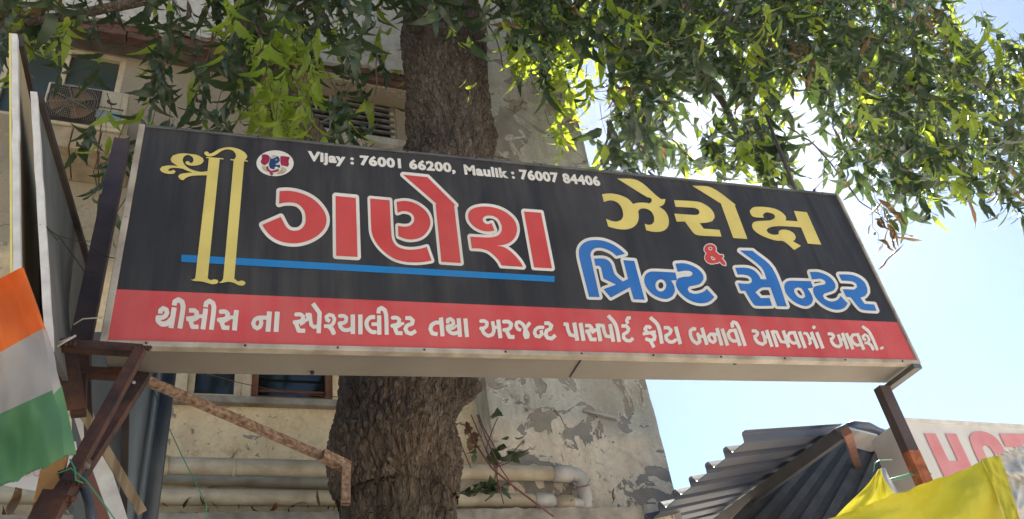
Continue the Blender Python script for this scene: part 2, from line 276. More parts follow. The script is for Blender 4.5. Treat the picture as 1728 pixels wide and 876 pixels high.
# ------------------------------------------------------------------ object helpers
MW = {}      # world matrix of every parent, by name
def thing(name, label, cat, loc=(0, 0, 0), rotz=0.0, group=None):
    o = bpy.data.objects.new(name, None); col.objects.link(o); o.location = loc; o.rotation_euler = (0, 0, rotz)
    o['label'] = label; o['category'] = cat; o.empty_display_size = 0.1
    if group: o['group'] = group
    MW[o.name] = Matrix.Translation(loc) @ Matrix.Rotation(rotz, 4, 'Z'); return o
def tag(o, label=None, cat=None, group=None, kind=None):
    if label: o['label'] = label
    if cat: o['category'] = cat
    if group: o['group'] = group
    if kind: o['kind'] = kind
    return o
class MB:
    def __init__(s): s.v = []; s.f = []; s.m = []
    def add(s, v, f, mi=0):
        b = len(s.v); s.v += [tuple(map(float, p)) for p in v]; s.f += [tuple(i + b for i in q) for q in f]; s.m += [mi] * len(f)
    def hexa(s, p, mi=0):      # 8 corners: 0-3 one face in order, 4-7 the opposite face
        s.add(p, [(0, 3, 2, 1), (4, 5, 6, 7), (0, 1, 5, 4), (1, 2, 6, 5), (2, 3, 7, 6), (3, 0, 4, 7)], mi)
    def slab(s, q, n, mi=0):   # quad q extruded by vector n
        q = [np.array(p, float) for p in q]; n = np.array(n, float); s.hexa(q + [p + n for p in q], mi)
    def fbox(s, s0, s1, o0, o1, z0, z1, mi=0):   # box in facade coordinates
        s.hexa([FP(s0, o0, z0), FP(s1, o0, z0), FP(s1, o1, z0), FP(s0, o1, z0), FP(s0, o0, z1), FP(s1, o0, z1), FP(s1, o1, z1), FP(s0, o1, z1)], mi)
    def box(s, a, b, mi=0):
        (x0, y0, z0), (x1, y1, z1) = a, b
        s.hexa([(x0, y0, z0), (x1, y0, z0), (x1, y1, z0), (x0, y1, z0), (x0, y0, z1), (x1, y0, z1), (x1, y1, z1), (x0, y1, z1)], mi)
    def beam(s, p0, p1, wd, ht, up=(0, -1, 0), mi=0, hollow=False):
        p0 = np.array(p0, float); p1 = np.array(p1, float); d = _n(p1 - p0); a = _n(np.cross(d, np.array(up, float))); b = np.cross(a, d)
        q0 = [p0 + a * wd / 2 * i + b * ht / 2 * j for i, j in ((-1, -1), (1, -1), (1, 1), (-1, 1))]
        q1 = [p + (p1 - p0) for p in q0]
        if not hollow: s.hexa(q0 + q1, mi); return
        t = 0.82; r0 = [p0 + (p - p0) * t for p in q0]; r1 = [p1 + (p - p1) * t for p in q1]
        v = q0 + q1 + r0 + r1; f = []
        for i in range(4):
            j = (i + 1) % 4
            f += [(i, j, 4 + j, 4 + i), (8 + j, 8 + i, 12 + i, 12 + j), (j, i, 8 + i, 8 + j), (4 + i, 4 + j, 12 + j, 12 + i)]
        s.add(v, f, mi)
    def tube(s, pts, r, n=8, mi=0, cap=True):
        pts = [np.array(p, float) for p in pts]; m = len(pts); rr = r if hasattr(r, '__len__') else [r] * m
        a = None; vs = []
        for i, p in enumerate(pts):
            d = _n(pts[min(i + 1, m - 1)] - pts[max(i - 1, 0)])
            if a is None: a = _n(np.cross(d, [0.31, 0.2, 0.93] if abs(d[2]) < 0.9 else [1, 0, 0]))
            a = _n(a - d * (a @ d)); b = np.cross(d, a)
            vs += [p + rr[i] * (a * math.cos(2 * math.pi * k / n) + b * math.sin(2 * math.pi * k / n)) for k in range(n)]
        f = [(i * n + k, i * n + (k + 1) % n, (i + 1) * n + (k + 1) % n, (i + 1) * n + k) for i in range(m - 1) for k in range(n)]
        if cap: f += [tuple(range(n - 1, -1, -1)), tuple((m - 1) * n + k for k in range(n))]
        s.add(vs, f, mi)
    def build(s, name, m, parent=None, smooth=False, bevel=0.0, world=True):
        me = bpy.data.meshes.new(name); V = s.v
        if parent is not None and world:
            inv = MW[parent.name].inverted(); V = [tuple(inv @ Vector(p)) for p in V]
        me.from_pydata(V, [], s.f)
        ms = m if isinstance(m, (list, tuple)) else [m]
        for x in ms: me.materials.append(x)
        if len(ms) > 1: me.polygons.foreach_set('material_index', s.m)
        if smooth: me.polygons.foreach_set('use_smooth', [True] * len(me.polygons))
        me.update()
        o = bpy.data.objects.new(name, me); col.objects.link(o)
        if parent is not None: o.parent = parent; MW[o.name] = MW[parent.name]
        else: MW[o.name] = Matrix.Identity(4)
        if bevel:
            b = o.modifiers.new('bevel', 'BEVEL'); b.width = bevel; b.segments = 2; b.limit_method = 'ANGLE'
        return o
def islands(mb):
    par = list(range(len(mb.v)))
    def fd_(a):
        while par[a] != a: par[a] = par[par[a]]; a = par[a]
        return a
    for q in mb.f:
        for i in q[1:]: par[fd_(i)] = fd_(q[0])
    out = {}
    for q, m_ in zip(mb.f, mb.m): out.setdefault(fd_(q[0]), []).append((q, m_))
    res = []
    for fs_ in out.values():
        ids = sorted({i for q, _ in fs_ for i in q}); mp = {i: k for k, i in enumerate(ids)}
        n = MB(); n.v = [mb.v[i] for i in ids]; n.f = [tuple(mp[i] for i in q) for q, _ in fs_]; n.m = [m_ for _, m_ in fs_]; res.append(n)
    return res
def clone(o, parent, mat4=None):
    c = bpy.data.objects.new(o.name.split('.')[0], o.data); col.objects.link(c); c.parent = parent
    if mat4 is not None: c.matrix_local = mat4
    return c
def rnd(a, b): return random.uniform(a, b)
def wobble(p0, p1, n=8, amp=0.02, sag=0.0):
    p0 = np.array(p0, float); p1 = np.array(p1, float); out = []
    for i in range(n + 1):
        t = i / n; k = math.sin(math.pi * t)
        out.append(p0 * (1 - t) + p1 * t + rng.normal(0, amp, 3) * (k > 0.01) - np.array([0, 0, sag * k]))
    return out

# ------------------------------------------------------------------ ground
g = MB(); g.add([(-400, -400, 0), (400, -400, 0), (400, 400, 0), (-400, 400, 0)], [(0, 1, 2, 3)])
tag(g.build('ground', M_ground), kind='structure')

# ------------------------------------------------------------------ building
bld = thing('building', 'old concrete building with flaking cream plaster behind the black shop sign and the tree', 'building', (0, FY, 0), FA)
ZT = 9.8
s_right = FS(1070, 560, 0.25)[0]
s_pil = FS(800, 500, 0.25)[0]
zf = FS(400, 82, 0.35)[1]         # bottom edge of the upper fascia
w1a = (FS(316, 650)[0], FS(408, 650)[0]); w1b = (FS(424, 660)[0], FS(562, 660)[0])
z1b = FS(400, 674)[1]; z1t = z1b + 1.35
w2 = (FS(500, 200)[0], FS(668, 205)[0]); z2b = FS(600, 236)[1]; z2t = FS(600, 158)[1]
w3 = (FS(-150, 100)[0], FS(212, 110)[0]); z3b = FS(100, 205)[1]; z3t = FS(100, 76)[1]
opens = [(w1a[0], w1a[1], z1b, z1t), (w1b[0], w1b[1], z1b - 0.0, z1t), (w2[0], w2[1], z2b, z2t), (w3[0], w3[1], z3b, z3t)]
def wall_grid(x0, x1, zz0, zz1, ops, off, depth, mb, step=0.6):
    xs = sorted({x0, x1} | {o[i] for o in ops for i in (0, 1)}); zs = sorted({zz0, zz1} | {o[i] for o in ops for i in (2, 3)})
    for i in range(len(xs) - 1):
        for j in range(len(zs) - 1):
            a, b, c, d = xs[i], xs[i + 1], zs[j], zs[j + 1]
            if any(o[0] <= a + 1e-6 and b - 1e-6 <= o[1] and o[2] <= c + 1e-6 and d - 1e-6 <= o[3] for o in ops): continue
            mb.add([FP(a, off, c), FP(b, off, c), FP(b, off, d), FP(a, off, d)], [(0, 1, 2, 3)])
    for o in ops:
        a, b, c, d = o; e = off - depth
        mb.add([FP(a, off, c), FP(b, off, c), FP(b, off, d), FP(a, off, d), FP(a, e, c), FP(b, e, c), FP(b, e, d), FP(a, e, d)],
               [(0, 1, 5, 4), (1, 2, 6, 5), (2, 3, 7, 6), (3, 0, 4, 7)])
mb = MB(); wall_grid(-6.5, s_pil + 0.05, 0, ZT - 0.01, opens, 0.0, 0.22, mb)
mb.add([FP(-6.5, 0, 0), FP(-6.5, -5, 0), FP(-6.5, -5, ZT), FP(-6.5, 0, ZT)], [(0, 1, 2, 3)])
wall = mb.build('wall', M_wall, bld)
# pilaster block flush with the right corner of the building; its arris is slightly worn
mb = MB(); nz_ = 90; cols_ = [s_pil, s_pil + 0.01] ; prev = None
for k in range(nz_ + 1):
    z = ZT * k / nz_; e = 0.012 * mn.noise(Vector((3.1, 0, z * 5))) + 0.01 * mn.noise(Vector((9, 4, z * 17)))
    ring = [FP(s_pil, -0.1, z), FP(s_pil, 0.25, z), FP(s_right - 0.03 + e, 0.25, z), FP(s_right - 0.006 + e, 0.243, z), FP(s_right + e, 0.22, z), FP(s_right, -5.0, z)]
    mb.v += [tuple(p) for p in ring]
    if k:
        b0 = (k - 1) * 6; b1 = k * 6
        for i in range(5): mb.f.append((b0 + i, b0 + i + 1, b1 + i + 1, b1 + i)); mb.m.append(0)
b0 = nz_ * 6; mb.f.append(tuple(b0 + i for i in range(6))); mb.m.append(0)
mb.build('pilaster', M_pil, bld)
mb = MB(); mb.fbox(-6.5, s_pil - 0.01, -5, -0.3, ZT - 0.2, ZT - 0.05); mb.build('roof_slab', M_concrete, bld)
# upper fascia with a broken lower edge and the brick course it exposes
mb = MB(); n = 220; x0f, x1f = -6.5, s_pil - 0.004
def brk(s):
    v = 0.10 * mn.noise(Vector((s * 1.3, 2, 0))) + 0.05 * mn.noise(Vector((s * 5, 7, 0))) + 0.022 * mn.noise(Vector((s * 19, 1, 0)))
    return zf + 0.06 + v * 1.3
for i in range(n):
    a = x0f + (x1f - x0f) * i / n; b = x0f + (x1f - x0f) * (i + 1) / n; za, zb = brk(a), brk(b)
    mb.add([FP(a, 0.35, za), FP(b, 0.35, zb), FP(b, 0.35, ZT), FP(a, 0.35, ZT), FP(a, 0.30, za + 0.008), FP(b, 0.30, zb + 0.008), FP(b, 0.30, ZT), FP(a, 0.30, ZT)],
           [(0, 1, 2, 3), (0, 4, 5, 1)])
mb.add([FP(x0f, -0.02, ZT), FP(x1f, -0.02, ZT), FP(x1f, 0.35, ZT), FP(x0f, 0.35, ZT)], [(0, 1, 2, 3)])
fas = mb.build('upper_fascia', M_fascia, bld)
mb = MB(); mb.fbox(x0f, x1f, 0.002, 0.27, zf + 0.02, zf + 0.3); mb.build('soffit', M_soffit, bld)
# individual bricks peeping out below the broken plaster
bm0 = MB(); bm0.hexa([(x, y, z) for z in (0, 0.068) for x, y in ((0, 0), (0.222, 0), (0.222, 0.10), (0, 0.10))])
bo = None
for row in range(3):
    s = FS(110, 60, 0.3)[0] + row * 0.11
    while s < x1f - 0.24:
        p = (s, -0.298 + rnd(-0.006, 0.012), zf - 0.045 + row * 0.079 + rnd(-0.004, 0.004))
        if row > 0 or random.random() < 0.72:
            Mx = Matrix.Translation(p) @ Euler((rnd(-.03, .03), rnd(-.02, .02), rnd(-.03, .03))).to_matrix().to_4x4()
            if bo is None:
                bo = bm0.build('brick', M_brick, fas, bevel=0, world=False); bo.matrix_local = Mx
            else: clone(bo, fas, Mx)
        s += 0.233
# ledge along the bottom with a lumpy top
zl = FS(600, 862, 0.42)[1]
mb = MB(); nx = 240; nd = 8
for i in range(nx + 1):
    s = -6.5 + (s_right - 0.45 + 6.5) * i / nx
    for j in range(nd + 1):
        o = 0.003 + 0.42 * j / nd
        hgt = zl + (0.035 * mn.noise(Vector((s * 4, o * 9, 0))) + 0.03 * mn.noise(Vector((s * 13, o * 20, 5))) + 0.012 * mn.noise(Vector((s * 40, o * 50, 5)))) * (0.4 if j == nd else 1)
        mb.v.append(tuple(FP(s, o + (0.01 * mn.noise(Vector((s * 9, 0, 3))) if j == nd else 0), hgt)))
    mb.v.append(tuple(FP(s, 0.42, zl - 0.28))); mb.v.append(tuple(FP(s, 0.003, zl - 0.28)))
R_ = nd + 3
for i in range(nx):
    for j in range(R_ - 1):
        a = i * R_ + j; b = a + R_; mb.f.append((a, a + 1, b + 1, b)); mb.m.append(0)
mb.build('ledge', M_concrete, bld)
# --- windows
def window(s0, s1, zb, zt, name='window'):
    f = MB(); e = 0.05
    for a in ((s0, s0 + e, zb, zt), (s1 - e, s1, zb, zt), (s0 + e, s1 - e, zb, zb + e), (s0 + e, s1 - e, zt - e, zt)):
        f.fbox(a[0], a[1], -0.07, -0.02, a[2], a[3])
    return f
f = window(w1a[0], w1a[1], z1b, z1t); fo = f.build('window', M_wframe, bld, bevel=0.004)
mb = MB(); mb.fbox(w1a[0] + 0.001, w1a[1] - 0.001, -0.09, -0.071, z1b + 0.001, z1t - 0.001); mb.build('pane', M_glass, fo)
mb = MB(); mb.fbox(w1a[0] - 0.16, w1a[0] - 0.003, 0.001, 0.03, z1b - 0.02, z1t); mb.fbox(w1a[1] + 0.003, w1a[1] + 0.06, -0.12, 0.012, z1b - 0.02, z1t); mb.build('window_jamb', M_wframe, bld)
f = window(w1b[0], w1b[1], z1b, z1t); fo = f.build('window', M_wbrown, bld, bevel=0.003)
mb = MB(); mb.fbox(w1b[0] + 0.001, w1b[1] - 0.001, -0.14, -0.12, z1b + 0.001, z1t - 0.001); mb.build('pane', M_glass, fo)
for k in range(7):
    mb = MB(); z = z1b + 0.1 + 0.17 * k; mb.tube([FP(w1b[0] + 0.05, -0.045, z), FP(w1b[1] - 0.05, -0.045, z)], 0.011, 6); mb.build('bar', M_wbrown, fo, True)
mb = MB(); mb.fbox(w1a[0] - 0.2, w1b[1] + 0.12, 0.001, 0.07, z1b - 0.06, z1b - 0.006); mb.build('window_sill', M_concrete, bld, bevel=0.006)
f = window(w2[0], w2[1], z2b, z2t); fo = f.build('window', M_wframe, bld, bevel=0.003)
mb = MB(); mb.fbox(w2[0] + 0.001, w2[1] - 0.001, -0.21, -0.195, z2b + 0.001, z2t - 0.001); mb.build('pane', M_interior, fo)  # flat near-black sheet; its colour carries the dark of the room
nb = 7
for k in range(nb):
    z = z2b + (z2t - z2b) * (k + 1) / (nb + 1); mb = MB(); mb.fbox(w2[0] + 0.02, w2[1] - 0.02, -0.018, 0.012, z - 0.009, z + 0.009); mb.build('bar', M_wlight, fo)
for fr in (0.33, 0.72):
    s = w2[0] + (w2[1] - w2[0]) * fr; mb = MB(); mb.fbox(s - 0.014, s + 0.014, 0.013, 0.035, z2b + 0.02, z2t - 0.02); mb.build('bar', M_wlight, fo)
mb = MB(); mb.fbox(w2[0] - 0.1, w2[1] + 0.1, 0.002, 0.10, z2b - 0.09, z2b - 0.005); mb.build('window_sill', M_fascia, bld, bevel=0.006)
mb = MB(); mb.fbox(w2[0] - 0.05, w2[1] + 0.1, 0.002, 0.25, z2t + 0.02, zf - 0.06); mb.build('lintel', M_wall, bld, bevel=0.01)
f = window(w3[0], w3[1], z3b, z3t); fo = f.build('window', M_wframe, bld, bevel=0.003)
mb = MB(); mb.fbox(w3[0] + 0.001, w3[1] - 0.001, -0.09, -0.071, z3b + 0.001, z3t - 0.001); mb.build('pane', M_tint, fo)
for fr in (0.42, 0.7):
    s = w3[0] + (w3[1] - w3[0]) * fr; mb = MB(); mb.fbox(s - 0.02, s + 0.02, -0.05, -0.015, z3b + 0.05, z3t - 0.05); mb.build('mullion', M_wframe, fo)
# --- drain pipes on the wall
def fpt(px, py, off): s, z = FS(px, py, off); return FP(s, off, z)
def pipe(name, label, pts, r, m, rings=(), brackets=(), group=None):
    t = thing(name, label, 'pipe', tuple(pts[0]), group=group)
    mb = MB(); mb.tube(pts, r, 20); mb.build('pipe_run', m, t, True)
    for (a, b, mm) in rings:
        mb = MB(); mb.tube([a, b], r * 1.14, 20); mb.build('coupler', mm, t, True)
    return t
o_ = 0.36
A = fpt(-60, 779, o_); B = fpt(930, 799, o_); C1 = fpt(968, 800, o_); D = fpt(984, 822, o_); E1 = fpt(988, 845, o_); E2 = fpt(990, 900, o_)
def lerp(a, b, t): return a * (1 - t) + b * t
bend = [B, C1] + [C1 * (1 - t) ** 2 + 2 * t * (1 - t) * (lerp(C1, D, .5) + np.array([0.055, 0, 0.03])) + D * t * t for t in (0.25, 0.5, 0.75)] + [D, E1, E2]
t = pipe('drain_pipe', 'upper fat beige drain pipe along the wall, turning down at its right end', [A, lerp(A, B, .5), B], 0.056, M_pipe,
         [(fpt(932, 799, o_), fpt(962, 800, o_), M_pipeg), (fpt(270, 786, o_), fpt(284, 786, o_), M_pipe)], group='drain pipes on the wall')
mb = MB(); mb.tube(bend, 0.054, 20); mb.build('elbow', M_pipeg, t, True)
A2 = fpt(-60, 835, o_ - .02); B2 = fpt(905, 845, o_ - .02); C2 = fpt(985, 852, o_)
t = pipe('drain_pipe', 'lower beige drain pipe lying just above the ledge, with grey sleeve at its right end', [A2, lerp(A2, B2, .5), B2], 0.052, M_pipe,
         [(fpt(902, 845, o_ - .02), fpt(932, 847, o_ - .02), M_pipeg), (fpt(936, 848, o_ - .02), fpt(966, 850, o_ - .01), M_pipe)], group='drain pipes on the wall')
mb = MB(); mb.tube([B2, C2], 0.046, 20); mb.build('end_piece', M_pipeg, t, True)
for x_ in (392, 833):
    a = fpt(x_, 790 + (x_ - 392) * .02, o_); mb = MB(); mb.tube([a, a + np.array([.02, 0, 0])], 0.060, 16); mb.build('clamp', M_pipe, bpy.data.objects['drain_pipe'], True)
t = pipe('conduit_pipe', 'thinner pipe close to the wall between the two fat drain pipes', [fpt(250, 806, .08), fpt(700, 822, .08)], 0.04, M_pipe)
# stub of white pipe on the flaking wall
t = thing('pipe_stub', 'short thin white pipe stuck slantwise on the flaking wall right of the tree', 'pipe', tuple(fpt(985, 692, .28)))
mb = MB(); mb.tube([fpt(985, 692, .28), fpt(1036, 704, .30), fpt(1040, 709, .27)], 0.012, 10); mb.build('stub', M_wirew, t, True)

# ------------------------------------------------------------------ air conditioner outdoor unit
so_, zo = FS(64, 203, 0.42); s1_, z1_ = FS(206, 223, 0.42); _, ztp = FS(224, 159, 0.42)
zb = (zo + z1_) / 2; o0, o1 = 0.12, 0.42
ac = thing('air_conditioner_unit', 'cream outdoor air conditioner unit with round fan grille high on the wall at left', 'air conditioner', tuple(FP((so_ + s1_) / 2, 0.27, zb)), FA)
mb = MB(); mb.fbox(so_, s1_, o0, o1, zb, ztp); mb.build('casing', M_ac, ac, bevel=0.012)
aw = s1_ - so_; ah = ztp - zb; sf = so_ + aw * 0.66
mb = MB(); mb.fbox(so_ + 0.02, sf, o1 + 0.001, o1 + 0.006, zb + 0.025, ztp - 0.025); bk = mb.build('fan_recess', M_acdark, ac)
fcx = (so_ + 0.02 + sf) / 2; fcz = zb + ah / 2; fr_ = min((sf - so_ - 0.03) / 2, ah / 2 - 0.03)
def ringtube(c, r, off, tr, seg=36): return [FP(c[0] + r * math.cos(2 * math.pi * k / seg), off, c[1] + r * math.sin(2 * math.pi * k / seg)) for k in range(seg + 1)]
mb = MB()
for b in range(3):
    a0 = b * 2.094 + 0.4; pts = []
    for k in range(7):
        a = a0 + k * 0.19
        pts += [FP(fcx + 0.05 * math.cos(a), o1 + 0.012, fcz + 0.05 * math.sin(a)), FP(fcx + fr_ * .92 * math.cos(a + .2), o1 + 0.010 + k * .002, fcz + fr_ * .92 * math.sin(a + .2))]
    mb.add(pts, [(2 * k, 2 * k + 2, 2 * k + 3, 2 * k + 1) for k in range(6)])
mb.tube([FP(fcx, o1 + .006, fcz), FP(fcx, o1 + .03, fcz)], 0.055, 16)
mb.build('fan', M_fan, ac)
mb = MB()
for k in range(1, 9): mb.tube(ringtube((fcx, fcz), fr_ * k / 8, o1 + 0.045, 0, 40), 0.0022, 4, cap=False)
for k in range(8):
    a = k * math.pi / 4 + .3; mb.tube([FP(fcx, o1 + .048, fcz), FP(fcx + fr_ * math.cos(a), o1 + .048, fcz + fr_ * math.sin(a))], 0.004, 5)
for k in range(26):
    s = so_ + 0.03 + (sf - so_ - 0.04) * k / 25; mb.tube([FP(s, o1 + .043, zb + .03), FP(s, o1 + .043, ztp - .03)], 0.0016, 4)
mb.build('grille', M_acwire, ac, True)
mb = MB(); mb.fbox(sf + 0.02, s1_ - 0.05, o1 + 0.001, o1 + 0.008, zb + 0.03, ztp - 0.02); fp_ = mb.build('front_panel', M_ac, ac, bevel=0.004)
mb = MB(); pc = ((sf + s1_) / 2 - .01, ztp - 0.13)
pts = []
for k in range(9):      # crescent and dot logo
    a = math.radians(170 + k * 19); pts.append(FP(pc[0] + .042 * math.cos(a), o1 + .010, pc[1] + .042 * math.sin(a)))
for k in range(8, -1, -1):
    a = math.radians(170 + k * 19); pts.append(FP(pc[0] - .004 + .028 * math.cos(a) + .012, o1 + .010, pc[1] + .014 + .034 * math.sin(a)))
mb.add(pts, [tuple(range(18))])
mb.build('logo', M_print, ac)
mb = MB()
for k in range(16):
    s = pc[0] - .085 + k * .011; h = .011 if k % 3 else .014
    mb.fbox(s, s + .0075, o1 + .0085, o1 + .010, pc[1] - .085 - k * .0004, pc[1] - .085 + h)
mb.build('brand_lettering', M_print, ac)
mb = MB(); mb.fbox(pc[0] - .10, pc[0] + .085, o1 + .0085, o1 + .010, pc[1] - .20, pc[1] - .11); st = mb.build('sticker', M_sticker, ac)
mb = MB()
for k in range(7): mb.fbox(pc[0] - .05 + rnd(0, .02), pc[0] + .03 + rnd(0, .03), o1 + .0102, o1 + .0112, pc[1] - .185 + k * .009, pc[1] - .181 + k * .009)
mb.build('sticker_print', M_stblue, st)
t = thing('support_shelf', 'row of pale cement blocks carrying the air conditioner unit', 'shelf', tuple(FP(so_, 0.25, zb - .2)), FA)
k = so_ - 0.15; blk = None
while k < s1_ + 0.02:
    mb = MB(); mb.fbox(k, k + 0.19, 0.004, 0.40, zb - 0.215 + rnd(-.004, .004), zb - 0.006); mb.build('block', M_block, t, bevel=0.006); k += 0.198

# ------------------------------------------------------------------ main sign
YS = 2.7627
TL, TR, BR, BL = [PY(*p, YS) for p in ((236, 212), (1413, 329), (1551, 612), (170, 577))]
X0, X1 = TL[0], TR[0]; Z1 = TL[2]; Z0 = (BR[2] + BL[2]) / 2; DEP = 0.228
sign = thing('shop_sign', 'long black shop sign box with Gujarati lettering and a red band, on an iron frame', 'shop sign', ((X0 + X1) / 2, YS + DEP / 2, Z0))
mb = MB(); mb.box((X0 + .004, YS + 0.006, Z0 + .004), (X1 - .004, YS + DEP, Z1 - .004)); mb.build('box_body', M_under, sign, bevel=0.004)
FRW = 0.022
mb = MB(); nseg = 60
zred = PY(700, 511, YS)[2]
zred = (PY(187, 487, YS)[2] + PY(1530, 545, YS)[2]) / 2
def face(z0, z1, name, m, off):   # slightly puckered flex sheet
    mb = MB(); nx, nzv = 150, 40
    for i in range(nx + 1):
        for j in range(nzv + 1):
            x = X0 + FRW * .6 + (X1 - X0 - 1.2 * FRW) * i / nx; z = z0 + (z1 - z0) * j / nzv
            mb.v.append((x, YS - off - 0.0006 * mn.noise(Vector((x * 3, 0, z * 3))), z))
    for i in range(nx):
        for j in range(nzv):
            a = i * (nzv + 1) + j; mb.f.append((a, a + nzv + 1, a + nzv + 2, a + 1)); mb.m.append(0)
    return mb.build(name, m, sign, True)
fpanel = face(zred, Z1 - 0.004, 'face_panel', M_black, 0.000)
rband = face(Z0 + 0.004, zred, 'red_band', M_red, 0.0001)
def rail(name, a, b, wx, m):
    mb = MB(); mb.box(a, b); return mb.build(name, m, sign, bevel=0.003)
rail('left_rail', (X0 - .003, YS - .010, Z0 - .012), (X0 + FRW, YS + .03, Z1 + .003), 0, M_frame)
rail('right_rail', (X1 - .010, YS - .009, Z0 - .012), (X1 + .004, YS + .03, Z1 + .003), 0, M_frame)
rail('bottom_rail', (X0 + FRW + .001, YS - .009, Z0 - .014), (X1 - .011, YS + .03, Z0 + .008), 0, M_frame)
rail('top_rail', (X0 + FRW + .001, YS - .008, Z1 - .010), (X1 - .011, YS + .03, Z1 + .004), 0, M_framedark)
# bolts and the seam in the underside sheet
for (px, py) in ((505, 588), (527, 629), (988, 600), (782, 596), (1155, 606), (1240, 613)):
    p = PZ(px, py, Z0 - 0.002)
    mb = MB(); mb.tube([p + np.array([0, 0, .008]), p - np.array([0, 0, .005])], 0.008, 8); mb.build('bolt', M_print, sign)
sx_ = X0 + .15
while sx_ < X1 - .1:       # small screws along the rails
    for z_ in (Z0 - .003, Z1 - .003):
        mb = MB(); mb.tube([np.array([sx_, YS - .0085, z_]), np.array([sx_, YS - .0125, z_])], .0045, 7); mb.build('screw', M_rust, sign)
    sx_ += 0.34
a = PZ(985, 600, Z0 + .002); b = PZ(962, 636, Z0 + .002); mb = MB(); mb.beam(a, b, 0.006, 0.004, (0, 0, 1)); mb.build('seam', M_print, sign)

# ---- lettering: outlines and strokes traced as signed distance fields, then cut into flat sheets
def smooth(pts, closed=True, ang=38):
    P = [np.array(p, float) for p in pts]; n = len(P); out = []
    def corner(i):
        if not closed and i in (0, n - 1): return True
        a = P[i] - P[i - 1]; b = P[(i + 1) % n] - P[i]; c = a @ b / (np.linalg.norm(a) * np.linalg.norm(b) + 1e-9)
        return math.degrees(math.acos(max(-1, min(1, c)))) > ang
    cn = [corner(i) for i in range(n)]
    for i in range(n if closed else n - 1):
        p1, p2 = P[i], P[(i + 1) % n]; L = np.linalg.norm(p2 - p1)
        m1 = (P[(i + 1) % n] - P[i - 1]); m2 = (P[(i + 2) % n] - P[i])
        m1 = (p2 - p1) if cn[i] else m1 / (np.linalg.norm(m1) + 1e-9) * L
        m2 = (p2 - p1) if cn[(i + 1) % n] else m2 / (np.linalg.norm(m2) + 1e-9) * L
        k = 1 if (cn[i] and cn[(i + 1) % n]) else 5
        for j in range(k):
            t = j / k; out.append((2 * t**3 - 3 * t**2 + 1) * p1 + (t**3 - 2 * t**2 + t) * m1 + (-2 * t**3 + 3 * t**2) * p2 + (t**3 - t**2) * m2)
    if not closed: out.append(P[-1])
    return np.array(out)
def sd_poly(G, P):
    d = np.full(len(G), 1e9); ins = np.zeros(len(G), bool); Q = np.roll(P, -1, 0)
    for a, b in zip(P, Q):
        e = b - a; w_ = G - a; t = np.clip(w_ @ e / (e @ e + 1e-12), 0, 1); d = np.minimum(d, ((w_ - t[:, None] * e) ** 2).sum(1))
        c = (a[1] > G[:, 1]) != (b[1] > G[:, 1])
        if c.any():
            xi = a[0] + (G[:, 1] - a[1]) * e[0] / (e[1] if e[1] else 1e-12); ins ^= c & (G[:, 0] < xi)
    d = np.sqrt(d); d[ins] *= -1; return d
def sd_stroke(G, P, wd):
    d = np.full(len(G), 1e9)
    for i in range(len(P) - 1):
        a, b = P[i], P[i + 1]; e = b - a; L = np.linalg.norm(e)
        if L < 1e-6: continue
        e = e / L; w_ = G - a; u = w_ @ e; v = np.abs(w_ @ np.array([-e[1], e[0]]))
        qx = np.maximum(-u, u - L); qy = v - wd / 2
        s = np.minimum(np.maximum(qx, qy), 0) + np.hypot(np.maximum(qx, 0), np.maximum(qy, 0)); d = np.minimum(d, s)
    for p in P[1:-1]: d = np.minimum(d, np.linalg.norm(G - p, axis=1) - wd / 2)
    return d
def glyph_field(crop, prims, step, pad):
    x0, y0, s = crop; PP = []
    for kind, pts, *r in prims:
        q = smooth(pts, kind in 'PH')
        q = q / s + np.array([x0, y0]); PP.append((kind, q, (r[0] / s if r else 0)))
    allp = np.vstack([q for _, q, _ in PP]); mw = max([r for *_, r in PP] + [0]) / 2 + pad + 2 * step
    lo = allp.min(0) - mw; hi = allp.max(0) + mw; nx, ny = int((hi[0] - lo[0]) / step) + 2, int((hi[1] - lo[1]) / step) + 2
    gx = lo[0] + np.arange(nx) * step; gy = lo[1] + np.arange(ny) * step; G = np.stack(np.meshgrid(gx, gy), -1).reshape(-1, 2)
    f = np.full(len(G), 1e9)
    for kind, q, r in PP:
        if kind == 'P': f = np.minimum(f, sd_poly(G, q))
        elif kind == 'S': f = np.minimum(f, sd_stroke(G, q, r))
    for kind, q, r in PP:
        if kind == 'H': f = np.maximum(f, -sd_poly(G, q))
    return gx, gy, f.reshape(ny, nx)
